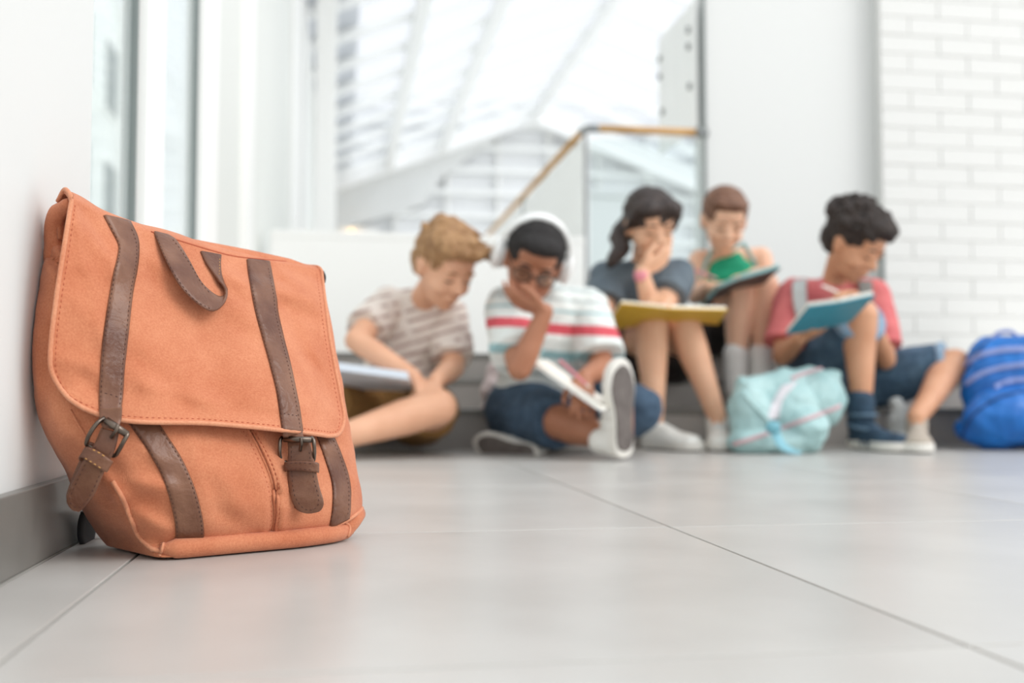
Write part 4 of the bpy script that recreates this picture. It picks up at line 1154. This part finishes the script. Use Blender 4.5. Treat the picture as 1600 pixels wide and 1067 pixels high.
o1 = V3(who.location)
zr_ = lambda y, d: .155 + (618 - y) * d / 1650
red, teal, gr = rgb(206, 82, 92), rgb(150, 186, 190), rgb(186, 194, 192)
M['shirt2'] = striped('white_shirt_with_red_and_teal_stripes', rgb(226, 230, 226), [(zr_(520, 2.74), zr_(503, 2.74), red), (zr_(560, 2.74), zr_(546, 2.74), teal), (zr_(586, 2.74), zr_(580, 2.74), gr), (zr_(470, 2.8), zr_(465, 2.8), gr), (zr_(488, 2.8), zr_(484, 2.8), teal), (zr_(452, 2.8), zr_(446, 2.8), gr)], rot=(0, .06, 0), origin=(U(850, 500, 2.8).x, 0, 0))
S = Solid(); torso(S, J, .020, .10, 1.0, 1.08); sleeve(S, J, 'a', .80, .060, .066); sleeve(S, J, 'b', .84, .060, .070)
S.mesh('shirt', .005, 4, M['shirt2'], who, cloth_disp)
S = Solid(); torso(S, J, .020, 0, .2); shortleg(S, J, 'a', .98, .10, .070); shortleg(S, J, 'b', 1.0, .098, .068); S.ell(J['kb'], .062); S.cone(J['kb'], .06, J['kb'].lerp(J['ab'], .25), .058)
S.mesh('shorts', .005, 4, M['denim'], who, cloth_disp)
M['hair_black'] = mat('short_black_hair', rgb(34, 30, 29), 0.75, bump=.6, bscale=180)
S = Solid(); S.ell(hp(0, .020, .045), (.077, .091, .076), R); S.ell(hp(0, .048, .005), (.070, .062, .066), R); S.ell(hp(0, -.050, .078), (.058, .035, .024), R)
S.mesh('hair', .0042, 2, M['hair_black'], who, hairdisp(120, .003, 260, .003)); face_parts(who, hc, R, 1, M['lash'])
fu = (V3((.25, .35, 1)))
shoe(who, U(978, 716, 2.50), V3((-.035, -.03, 1)), V3((-.50, .86, .02)), .238, M['shoewhite'], M['solewhite'], M['outsole'], M['sock'])
shoe(who, heel_of(J['ab'], V3((-.78, .58, .12)), V3((.58, .72, .30))), V3((-.78, .58, .12)), V3((.58, .72, .30)), .20, M['shoewhite'], M['solewhite'], M['outsole'])
# headphones and glasses are things of their own
hp_ = empty('headphones', hp(0, 0, .13), 'white over-ear headphones worn by the boy with glasses', 'headphones')
M['gloss_white'] = mat('white_gloss_plastic', rgb(238, 238, 236), 0.25)
P = [hp(math.sin(a) * .090, .030 - .0 * math.cos(a), .020 + math.cos(a) * .104) for a in np.linspace(-1.5, 1.5, 30)]
bm = Solid()
for i in range(29):
    Rt = frame(P[i + 1] - P[i], R @ V3((0, 1, 0))); bm.boxm((P[i] + P[i + 1]) / 2, (.0055, (P[i + 1] - P[i]).length * .62, .016), Rt)
bm.mesh('headband', .003, 2, M['gloss_white'], hp_)
for s in (-1, 1):
    S = Solid(); S.ell(hp(s * .094, .026, -.002), (.016, .036, .042), R); S.mesh('ear_cup', .003, 2, M['gloss_white'], hp_)
    S = Solid(); S.ell(hp(s * .080, .024, -.002), (.014, .032, .037), R); S.mesh('ear_cushion', .003, 2, mat('soft_grey_cushion', rgb(198, 198, 196), .7), hp_)
gl = empty('eyeglasses', hp(0, -.09, .01), 'dark framed eyeglasses on the face of the boy with headphones', 'glasses')
for s in (-1, 1):
    ring_ = [hp(s * .031 + math.cos(a) * .023, -.092 + .010 * abs(s * .031 + math.cos(a) * .023) / .054, .006 + math.sin(a) * .018) for a in np.linspace(0, 2 * math.pi, 25)[:-1]]
    tube('rim', ring_, .0022, M['lash'], gl, 8, True); tube('temple', [hp(s * .054, -.082, .010), hp(s * .074, .0, .012), hp(s * .074, .02, .002)], .0018, M['lash'], gl, 8)
    bm = bmesh.new(); c0 = hp(s * .031, -.0905, .006)
    vs = [bm.verts.new(p) for p in ring_]; bm.faces.new(vs); r = bmesh.ops.extrude_face_region(bm, geom=bm.faces[:]); 
    for v in r['geom']:
        if isinstance(v, bmesh.types.BMVert): v.co += R @ V3((0, .0015, 0))
    from_bm('lens', bm, M['glass'], gl)
tube('bridge', [hp(-.009, -.092, .010), hp(0, -.095, .013), hp(.009, -.092, .010)], .002, M['lash'], gl, 8)
q = [U(829, 568, 2.60), U(936, 642, 2.46), U(952, 634, 2.62), U(848, 564, 2.78)]; q2 = [U(936, 642, 2.46), U(946, 641, 2.47), U(962, 634, 2.62), U(952, 634, 2.62)]
book('exercise_book', [q, q2], M['gloss_white'], .003, 'white open exercise book across the lap of the boy with headphones', 'book', pages=.007)
pencil('pink pencil in the hand of the boy with headphones', U(878, 566, 2.50), U(922, 606, 2.50), M['pink'], M['pink'])

# ---------- girl in grey shirt
J = dict(sa=U(947, 434, 3.30), sb=U(1060, 432, 3.30), ea=U(940, 512, 3.20), eb=U(1024, 500, 3.10), wa=U(986, 494, 3.08), wb=U(1002, 424, 3.06),
         ha=U(975, 560, 3.42), hb=U(1050, 560, 3.44), ka=U(1020, 510, 3.08), kb=U(1071, 508, 3.10), aa=U(1022, 655, 3.04), ab=U(1120, 652, 3.06), slouch=V3((0, .05, 0)))
limbs_len('girl3', J)
hc = U(1016, 356, 3.20)
sk3 = skin('light_skin', rgb(230, 182, 150), rgb(222, 172, 140))
who, R = make_person('dark haired girl in a slate grey shirt, chin on her hand over a book', J, sk3, hc, V3((.10, -.86, -.42)), V3((-.02, -.3, 1)), .98,
    {'a': (V3((.6, -.6, .3)), V3((0, .2, 1)), V3((0, 1, 0)), .4), 'b': (V3((.85, -.05, .45)), V3((.1, .6, .6)), V3((-.2, .2, 1)), .45)},
    {'fa': (V3((.45, -.9, 0)), V3((0, 0, 1)), 0), 'fb': (V3((-.25, -.9, 0)), V3((0, 0, 1)), 0)}, (U(1010, 640, 3.3).x, 3.3, .207))
S = Solid(); torso(S, J, .016, .05, 1.0, 1.0); sleeve(S, J, 'a', .52, .056, .066); sleeve(S, J, 'b', .52, .056, .064)
S.mesh('shirt', .005, 4, M['greyshirt'], who, cloth_disp)
S = Solid(); sm = (J['sa'] + J['sb']) / 2
for s in (-1, 1): S.boxm(sm + V3((s * .032, -.052, .012)), (.026, .006, .016), frame(V3((s * .5, -1, 0)), V3((-s * .5, .1, 1))))
S.mesh('collar', .004, 3, M['greyshirt'], who)
S = Solid(); torso(S, J, .020, 0, .25); shortleg(S, J, 'a', .62, .094, .076); shortleg(S, J, 'b', .62, .094, .076)
S.mesh('shorts', .005, 4, M['dark'], who, cloth_disp)
M['hair_dark'] = mat('dark_brown_hair', rgb(46, 36, 33), 0.55, var=rgb(58, 44, 38), vscale=40, bump=.5, bscale=90)
def hp(x, y, z): return hc + R @ V3((x, y, z)) * .98
S = Solid(); S.ell(hp(0, .018, .047), (.080, .093, .075), R); S.ell(hp(0, .05, .0), (.072, .058, .066), R); S.ell(hp(.03, -.046, .075), (.046, .040, .030), R); S.ell(hp(-.03, -.046, .075), (.046, .040, .030), R)
S.cone(hp(.070, -.03, .05), .016, hp(.072, .0, .0), .012); S.cone(hp(-.070, -.03, .05), .016, hp(-.072, .0, .0), .012)
S.chain([hp(-.04, .075, -.01), hp(-.080, .05, -.045), U(972, 388, 3.20), U(958, 405, 3.19), U(952, 416, 3.19)], [.032, .030, .027, .020, .008])
S.mesh('hair', .0042, 2, M['hair_dark'], who, hairdisp(50, .004, 140, .003)); face_parts(who, hc, R, .98, M['lash'])
shoe(who, heel_of(J['aa'], V3((.45, -.9, 0)), z=0), V3((.45, -.9, 0)), V3((0, 0, 1)), .225, M['shoewhite'], M['solewhite'], M['outsole'], M['sock'])
shoe(who, heel_of(J['ab'], V3((-.25, -.9, 0)), z=0), V3((-.25, -.9, 0)), V3((0, 0, 1)), .225, M['shoewhite'], M['solewhite'], M['outsole'], M['sock'])
S = Solid(); S.cone(J['wb'] + V3((.0, .0, -.008)), .0215, J['wb'] + V3((.0, .0, -.013)), .0215); S.mesh('bracelet', .003, 1, M['pink'], who)
M['yellow'] = mat('yellow_cover', rgb(228, 182, 62), .5)
s0, s1 = U(1046, 502, 3.06), U(1046, 483, 2.90)
book('open_book', [[s0, U(944, 517, 3.12), U(970, 475, 2.92), s1], [s0, U(1122, 508, 3.14), U(1137, 485, 2.96), s1]], M['yellow'], .004, 'large open book with yellow cover on the knees of the girl in grey', 'book', pages=.009)

# ---------- girl in green top
J = dict(sa=U(1094, 408, 3.62), sb=U(1188, 404, 3.62), ea=U(1086, 462, 3.56), eb=U(1200, 462, 3.58), wa=U(1108, 448, 3.40), wb=U(1196, 432, 3.44),
         ha=U(1118, 516, 3.70), hb=U(1188, 516, 3.72), ka=U(1157, 450, 3.40), kb=U(1195, 446, 3.42), aa=U(1150, 594, 3.38), ab=U(1189, 594, 3.40), slouch=V3((0, .05, 0)))
limbs_len('girl4', J)
hc = U(1131, 348, 3.50)
sk4 = skin('warm_light_skin', rgb(236, 190, 160), rgb(228, 180, 150))
who, R = make_person('girl in a green halter top and white socks, reading on the top step', J, sk4, hc, V3((-.10, -.85, -.52)), V3((.02, -.35, 1)), .98,
    {'a': (V3((.8, -.4, .1)), V3((0, .3, -1)), V3((0, 0, 1)), 1.0), 'b': (V3((-.4, -.6, .2)), V3((0, .2, -1)), V3((-1, 0, 0)), .6)},
    {'fa': (V3((0, -1, 0)), V3((0, 0, 1)), ZS[0]), 'fb': (V3((.1, -1, 0)), V3((0, 0, 1)), ZS[0]), 'calf': V3((0, .006, 0))}, (U(1150, 600, 3.6).x, 3.5, .297))
S = Solid(); torso(S, J, .011, .10, .90, .99); sm = (J['sa'] + J['sb']) / 2
S.ell(sm + V3((-.003, -.010, -.004)), (.050, .052, .040)); S.ell(sm + V3((-.003, -.012, -.035)), (.084, .064, .045)); S.ell(sm + V3((-.003, -.012, -.070)), (.106, .076, .05))
S.mesh('halter_top', .0045, 4, M['green'], who)
for s, pa, pb in ((-1, U(1102, 412, 3.52), U(1117, 383, 3.53)), (1, U(1179, 410, 3.52), U(1162, 381, 3.53))):
    S = Solid(); S.cone(pa, .007, pb, .007); S.cone(pa, .007, pa + V3((s * .012, .02, -.05)), .006); S.mesh('trim', .003, 1, M['greentrim'], who)
S = Solid(); S.cone(U(1117, 384, 3.53), .006, U(1140, 390, 3.50), .006); S.cone(U(1140, 390, 3.50), .006, U(1162, 382, 3.53), .006); S.mesh('trim', .003, 1, M['greentrim'], who)
S = Solid(); torso(S, J, .018, 0, .25); shortleg(S, J, 'a', .6, .09, .076); shortleg(S, J, 'b', .6, .09, .076)
S.mesh('shorts', .005, 4, M['dark'], who, cloth_disp)
M['hair_brown'] = mat('auburn_brown_hair', rgb(104, 68, 48), 0.5, var=rgb(126, 86, 62), vscale=50, bump=.4, bscale=90)
S = Solid(); S.ell(hp(0, .020, .046), (.076, .090, .073), R); S.ell(hp(0, .05, .0), (.068, .055, .062), R); S.ell(hp(0, -.044, .084), (.060, .036, .020), R)
S.chain([hp(.03, .09, .01), hp(.066, .085, -.03), hp(.080, .07, -.055)], [.026, .018, .010])
S.mesh('hair', .0042, 2, M['hair_brown'], who, hairdisp(60, .003, 150, .0025)); face_parts(who, hc, R, .98, M['hair_brown'])
for a_, ang in (('aa', 0), ('ab', .1)):
    S = Solid(); S.chain([J[a_] + V3((0, 0, .085)), J[a_] + V3((0, 0, .03)), J[a_] + V3((0, 0, -.03))], [.041, .038, .036]); S.mesh('sock', .004, 3, M['sock'], who, lambda c, n_: .002 * mnoise.noise(V3((c.x * 10, c.y * 10, c.z * 90))))
    p = heel_of(J[a_], V3((ang, -1, 0)), z=ZS[0]); shoe(who, p, V3((ang, -1, 0)), V3((0, 0, 1)), .215, M['shoewhite'], M['solewhite'], M['outsole'], M['sock'])
M['clip'] = mat('dark_grey_cover', rgb(78, 78, 80), .5); M['tealpage'] = mat('pale_teal_pages', rgb(150, 196, 196), .7)
s0, s1 = U(1150, 454, 3.38), U(1156, 438, 3.22)
book('picture_book', [[s0, U(1104, 474, 3.42), U(1124, 452, 3.26), s1], [s0, U(1194, 444, 3.36), U(1220, 420, 3.20), s1]], M['clip'], .004, 'dark covered book with pale teal pages on the knees of the girl in green', 'book', pages=.013, page_m=M['tealpage'])
pencil('pink pencil held by the girl in the green top', U(1090, 424, 3.30), U(1122, 436, 3.34), M['pink'])

# ---------- boy with dark curls in coral shirt
J = dict(sa=U(1240, 462, 3.30), sb=U(1362, 462, 3.28), ea=U(1222, 556, 3.22), eb=U(1384, 562, 3.20), wa=U(1250, 528, 3.07), wb=U(1346, 470, 3.04),
         ha=U(1270, 600, 3.36), hb=U(1326, 602, 3.36), ka=U(1347, 492, 3.05), kb=U(1492, 568, 3.20), aa=U(1345, 652, 3.02), ab=U(1432, 652, 2.98), slouch=V3((0, .05, 0)))
limbs_len('boy5', J)
hc = U(1334, 386, 3.18)
sk5 = skin('tan_skin', rgb(212, 158, 124), rgb(202, 146, 112))
who, R = make_person('boy with dark curly hair, coral shirt and denim shorts writing in a teal book', J, sk5, hc, V3((.40, -.72, -.62)), V3((.2, -.35, 1)), 1.0,
    {'a': (V3((.5, -.7, .35)), V3((0, .3, 1)), V3((0, 1, 0)), .5), 'b': (V3((-.85, -.3, .35)), V3((0, 0, -1)), V3((0, 0, 1)), .8)},
    {'fa': (V3((.20, -.95, 0)), V3((0, 0, 1)), 0), 'fb': (V3((-.48, -.85, 0)), V3((0, 0, 1)), 0)}, (U(1300, 620, 3.3).x, 3.12, .116))
S = Solid(); torso(S, J, .016, .08, 1.0, 1.02); sleeve(S, J, 'a', .80, .058, .064); sleeve(S, J, 'b', .82, .056, .062)
S.mesh('shirt', .005, 4, M['coral'], who, cloth_disp)
S = Solid(); torso(S, J, .020, 0, .2); shortleg(S, J, 'a', .93, .098, .078); shortleg(S, J, 'b', .90, .098, .072)
S.mesh('shorts', .005, 4, M['denim2'], who, cloth_disp)
for a_, f_, r_ in (('a', .90, .0795), ('b', .88, .0735)):
    h_, k_ = J['h' + a_], J['k' + a_]; S = Solid(); S.fr(h_.lerp(k_, f_ - .0), r_ + .002, h_.lerp(k_, f_ + .07), r_ - .001); S.mesh('frayed_hem', .004, 2, M['denim_hem'], who, cloth_disp)
M['hair_curly'] = mat('dark_curly_hair', rgb(42, 34, 31), 0.7, var=rgb(58, 46, 40), vscale=60, bump=.6, bscale=120)
def hp(x, y, z): return hc + R @ V3((x, y, z))
S = Solid(); S.ell(hp(0, .024, .055), (.086, .096, .080), R); S.ell(hp(0, .055, .005), (.072, .058, .062), R); S.ell(hp(0, -.045, .095), (.066, .048, .030), R)
for k in range(90):
    a, b = random.uniform(-1.5, 1.5), random.uniform(-1.35, 1.5); v = V3((math.sin(a) * .086 * math.cos(b * .8), .024 + math.sin(b) * .092, .060 + math.cos(a) * .078 * math.cos(b * .8)))
    S.ell(hp(*v), random.uniform(.011, .019), None, 8, 6)
S.mesh('hair', .0042, 2, M['hair_curly'], who, hairdisp(90, .004, 170, .004)); face_parts(who, hc, R, 1, M['lash'])
S = Solid(); S.chain([J['aa'] + V3((0, 0, .045)), J['aa'], J['aa'] - V3((0, 0, .03))], [.041, .039, .038]); S.mesh('sock', .004, 3, M['navyshoe'], who)
# navy striped sock shoe with white sole, taupe shoe on the bent leg
heel = heel_of(J['aa'], V3((.20, -.95, 0)), z=0)
sh = shoe(who, heel, V3((.20, -.95, 0)), V3((0, 0, 1)), .235, M['navyshoe'], M['solewhite'], M['outsole'], None, 'shoe', 1.05, .035)
sh['label'] = 'navy knitted shoe with paler bands'
for z, r_ in ((.052, .040), (.080, .038)):
    p = J['aa'].copy(); p.z = z + .02; tube('band', [p + V3((math.cos(t) * r_, -.008 + math.sin(t) * r_ * 1.15, -.012 * math.sin(t + 3.14) if z < .06 else 0)) for t in np.linspace(0, 2 * math.pi, 25)[:-1]], .0045, mat('pale_navy_band', rgb(96, 120, 140), .8), sh, 8, True)
heel = heel_of(J['ab'], V3((-.48, -.85, .0)), z=0)
sh = shoe(who, heel, V3((-.48, -.85, .0)), V3((0, 0, 1)), .225, M['taupe'], M['solewhite'], M['outsole'], None, 'shoe', 1.08)
sh['label'] = 'taupe slip-on shoe'
s0, s1 = U(1284, 514, 3.02), U(1312, 474, 2.86)
book('teal_book', [[s0, U(1228, 524, 3.04), U(1264, 480, 2.90), s1], [s0, U(1330, 503, 3.00), U(1368, 462, 2.84), s1]], mat('teal_cover', rgb(66, 146, 166), .45), .005, 'open teal book on the raised knee of the boy in coral', 'book', pages=.012)
pencil('cream pencil held over the teal book', U(1284, 446, 2.98), U(1322, 462, 3.0), M['paper'])

# backpack worn by the boy in coral
wbp = empty('worn_backpack', ((J['sa'] + J['sb']) / 2) + V3((0, .17, -.25)), 'light grey backpack worn on the back of the boy in coral', 'backpack')
S = Solid(); c = (J['sa'] + J['sb']) / 2 + V3((0, .185, -.13)); S.ell(c, (.10, .055, .14)); S.ell(c + V3((0, -.0, -.08)), (.105, .06, .09)); S.ell(c + V3((0, .045, -.07)), (.08, .035, .07)); S.mesh('body', .006, 4, M['straplt'], wbp)
for s, mm, P in ((-1, 'straplt', [(1252, 436, 3.30), (1249, 446, 3.215), (1250, 470, 3.20), (1255, 495, 3.195), (1262, 525, 3.20)]), (1, 'strapdk', [(1352, 436, 3.30), (1352, 446, 3.205), (1354, 470, 3.19), (1358, 495, 3.19), (1362, 530, 3.20)])):
    ribbon('shoulder_strap', [(x - 11, y, d) for x, y, d in P], [(x + 11, y, d + .004) for x, y, d in P], M[mm], wbp, th=.008, nseg=30)

# ================================================================== BAGS ON THE FLOOR
M['mint'] = mat('mint_nylon', rgb(156, 190, 190), 0.5, var=rgb(176, 206, 205), vscale=12, bump=.35, bscale=22)
M['mintpink'] = mat('dusty_pink_piping', rgb(206, 172, 176), 0.6); M['mintlight'] = mat('pale_pink_webbing', rgb(216, 212, 216), 0.6)
mb = empty('mint_backpack', U(1225, 705, 2.83) * 1.0, 'soft mint green backpack with pink piping slumped on the tiles', 'backpack')
mb.location.z = 0
S = Solid()
for (x, y, d, r) in ((1172, 648, 2.86, (.062, .060, .088)), (1230, 650, 2.92, (.095, .085, .10)), (1278, 625, 2.95, (.070, .08, .080)), (1262, 668, 2.85, (.062, .06, .055)), (1180, 690, 2.84, (.075, .06, .040)), (1235, 690, 2.86, (.085, .07, .042)), (1296, 600, 2.98, (.030, .05, .040)), (1158, 606, 2.9, (.016, .02, .030))):
    p = U(x, y, d); S.ell(p, r)
S.chain([U(1170, 612, 2.9), U(1230, 596, 2.95), U(1302, 588, 2.99)], [.034, .036, .026])
mbody = S.mesh('body', .005, 5, M['mint'], mb, lambda c, n_: .010 * mnoise.noise(c * 16) + .005 * mnoise.noise(c * 36) if c.z > .0 else 0)
for v in mbody.data.vertices:
    if v.co.z < .002: v.co.z = .002
tm = bvh_of(mbody)
for P, mm, r_, nm in (([(1146, 694), (1180, 684), (1215, 672), (1260, 655), (1300, 640), (1312, 634)], 'mintpink', .006, 'piping'), ([(1236, 592), (1262, 582), (1302, 574)], 'mintpink', .006, 'piping'), ([(1160, 612), (1172, 628), (1192, 648), (1205, 664)], 'mint', .006, 'seam')):
    q = path3d(P, [tm], .001, 40)
    if len(q) > 3: tube(nm, q, r_, M[mm], mb, 8)
sheet('front_strap', [(1222, 604), (1206, 630), (1198, 655)], [(1246, 598), (1224, 625), (1216, 655)], [tm], M['mintlight'], mb, th=.006, nseg=30)
p = U(1208, 668, 2.76)
S = Solid(); S.ell(p, (.022, .012, .018)); S.mesh('clip', .003, 1, mat('teal_plastic_clip', rgb(110, 170, 184), .4), mb)
ribbon('strap_tail', [(1204, 676, 2.78), (1212, 694, 2.76), (1226, 706, 2.75), (1248, 710, 2.74)], [(1218, 674, 2.78), (1226, 690, 2.76), (1238, 700, 2.75), (1254, 707, 2.74)], mat('aqua_webbing', rgb(148, 204, 218), .5), mb, th=.005, nseg=30)

M['blue'] = mat('bright_blue_nylon', rgb(24, 116, 200), 0.45, var=rgb(14, 92, 172), vscale=9, bump=.35, bscale=20)
M['blue_d'] = mat('deep_blue_nylon', rgb(20, 62, 120), 0.5); M['lilac'] = mat('grey_lilac_webbing', rgb(136, 150, 200), 0.5)
bb = empty('blue_backpack', U(1570, 700, 3.06), 'bright blue backpack with grey curved stripes beside the denim knee', 'backpack'); bb.location.z = 0
S = Solid()
for (x, y, d, r) in ((1590, 612, 3.12, (.17, .11, .165)), (1556, 565, 3.14, (.085, .08, .08)), (1640, 570, 3.16, (.13, .09, .09)), (1580, 650, 3.02, (.15, .09, .085)), (1556, 672, 3.05, (.12, .09, .055)), (1640, 660, 3.05, (.14, .10, .08))):
    S.ell(U(x, y, d), r)
bbody = S.mesh('body', .006, 6, M['blue'], bb, lambda c, n_: .012 * mnoise.noise(c * 12) + .005 * mnoise.noise(c * 34))
for v in bbody.data.vertices:
    if v.co.z < .002: v.co.z = .002
tb_ = bvh_of(bbody)
for P in ([(1508, 572), (1530, 556), (1565, 548), (1600, 546), (1640, 548)], [(1510, 600), (1535, 584), (1568, 574), (1600, 570), (1640, 570)], [(1555, 604), (1575, 596), (1600, 593), (1640, 594)]):
    sheet('stripe', [(x, y - 4) for x, y in P], [(x, y + 4) for x, y in P], [tb_], M['lilac'], bb, th=.005, nseg=40)
for P in ([(1500, 690), (1520, 650), (1560, 622), (1600, 612), (1650, 608)], [(1490, 640), (1500, 600), (1520, 560), (1545, 530)]):
    q = path3d(P, [tb_], .001, 40)
    if len(q) > 3: tube('zip', q, .004, M['blue_d'], bb, 8)
tube('hang_loop', cr_curve([U(1548, 533, 3.12), U(1560, 520, 3.12), U(1580, 518, 3.12), U(1592, 530, 3.12)], 20), .006, M['lilac'], bb, 8)

# pale crumpled pouch at the step, left of the boy with headphones
S = Solid(); S.ell(U(766, 612, 3.10), (.030, .030, .045)); S.ell(U(774, 584, 3.12), (.028, .028, .035)); S.ell(U(764, 636, 3.10), (.025, .03, .02))
pu = S.mesh('pouch', .004, 4, mat('pale_pink_cloth', rgb(208, 192, 190), .8, bump=.2, bscale=30), None, lambda c, n_: .006 * mnoise.noise(c * 40))
tag(pu, 'pale pink crumpled cloth pouch on the step beside the striped shirt', 'pouch')
# light grey bag behind the taupe shoe
S = Solid(); S.ell(U(1408, 662, 3.14), (.045, .035, .06)); S.ell(U(1416, 690, 3.12), (.06, .04, .03)); S.ell(U(1400, 630, 3.15), (.02, .02, .02))
pu = S.mesh('drawstring_bag', .004, 4, M['straplt'], None, lambda c, n_: .005 * mnoise.noise(c * 34))
for v in pu.data.vertices:
    if v.co.z < .002: v.co.z = .002
tag(pu, 'small light grey drawstring bag behind the taupe shoe', 'bag')
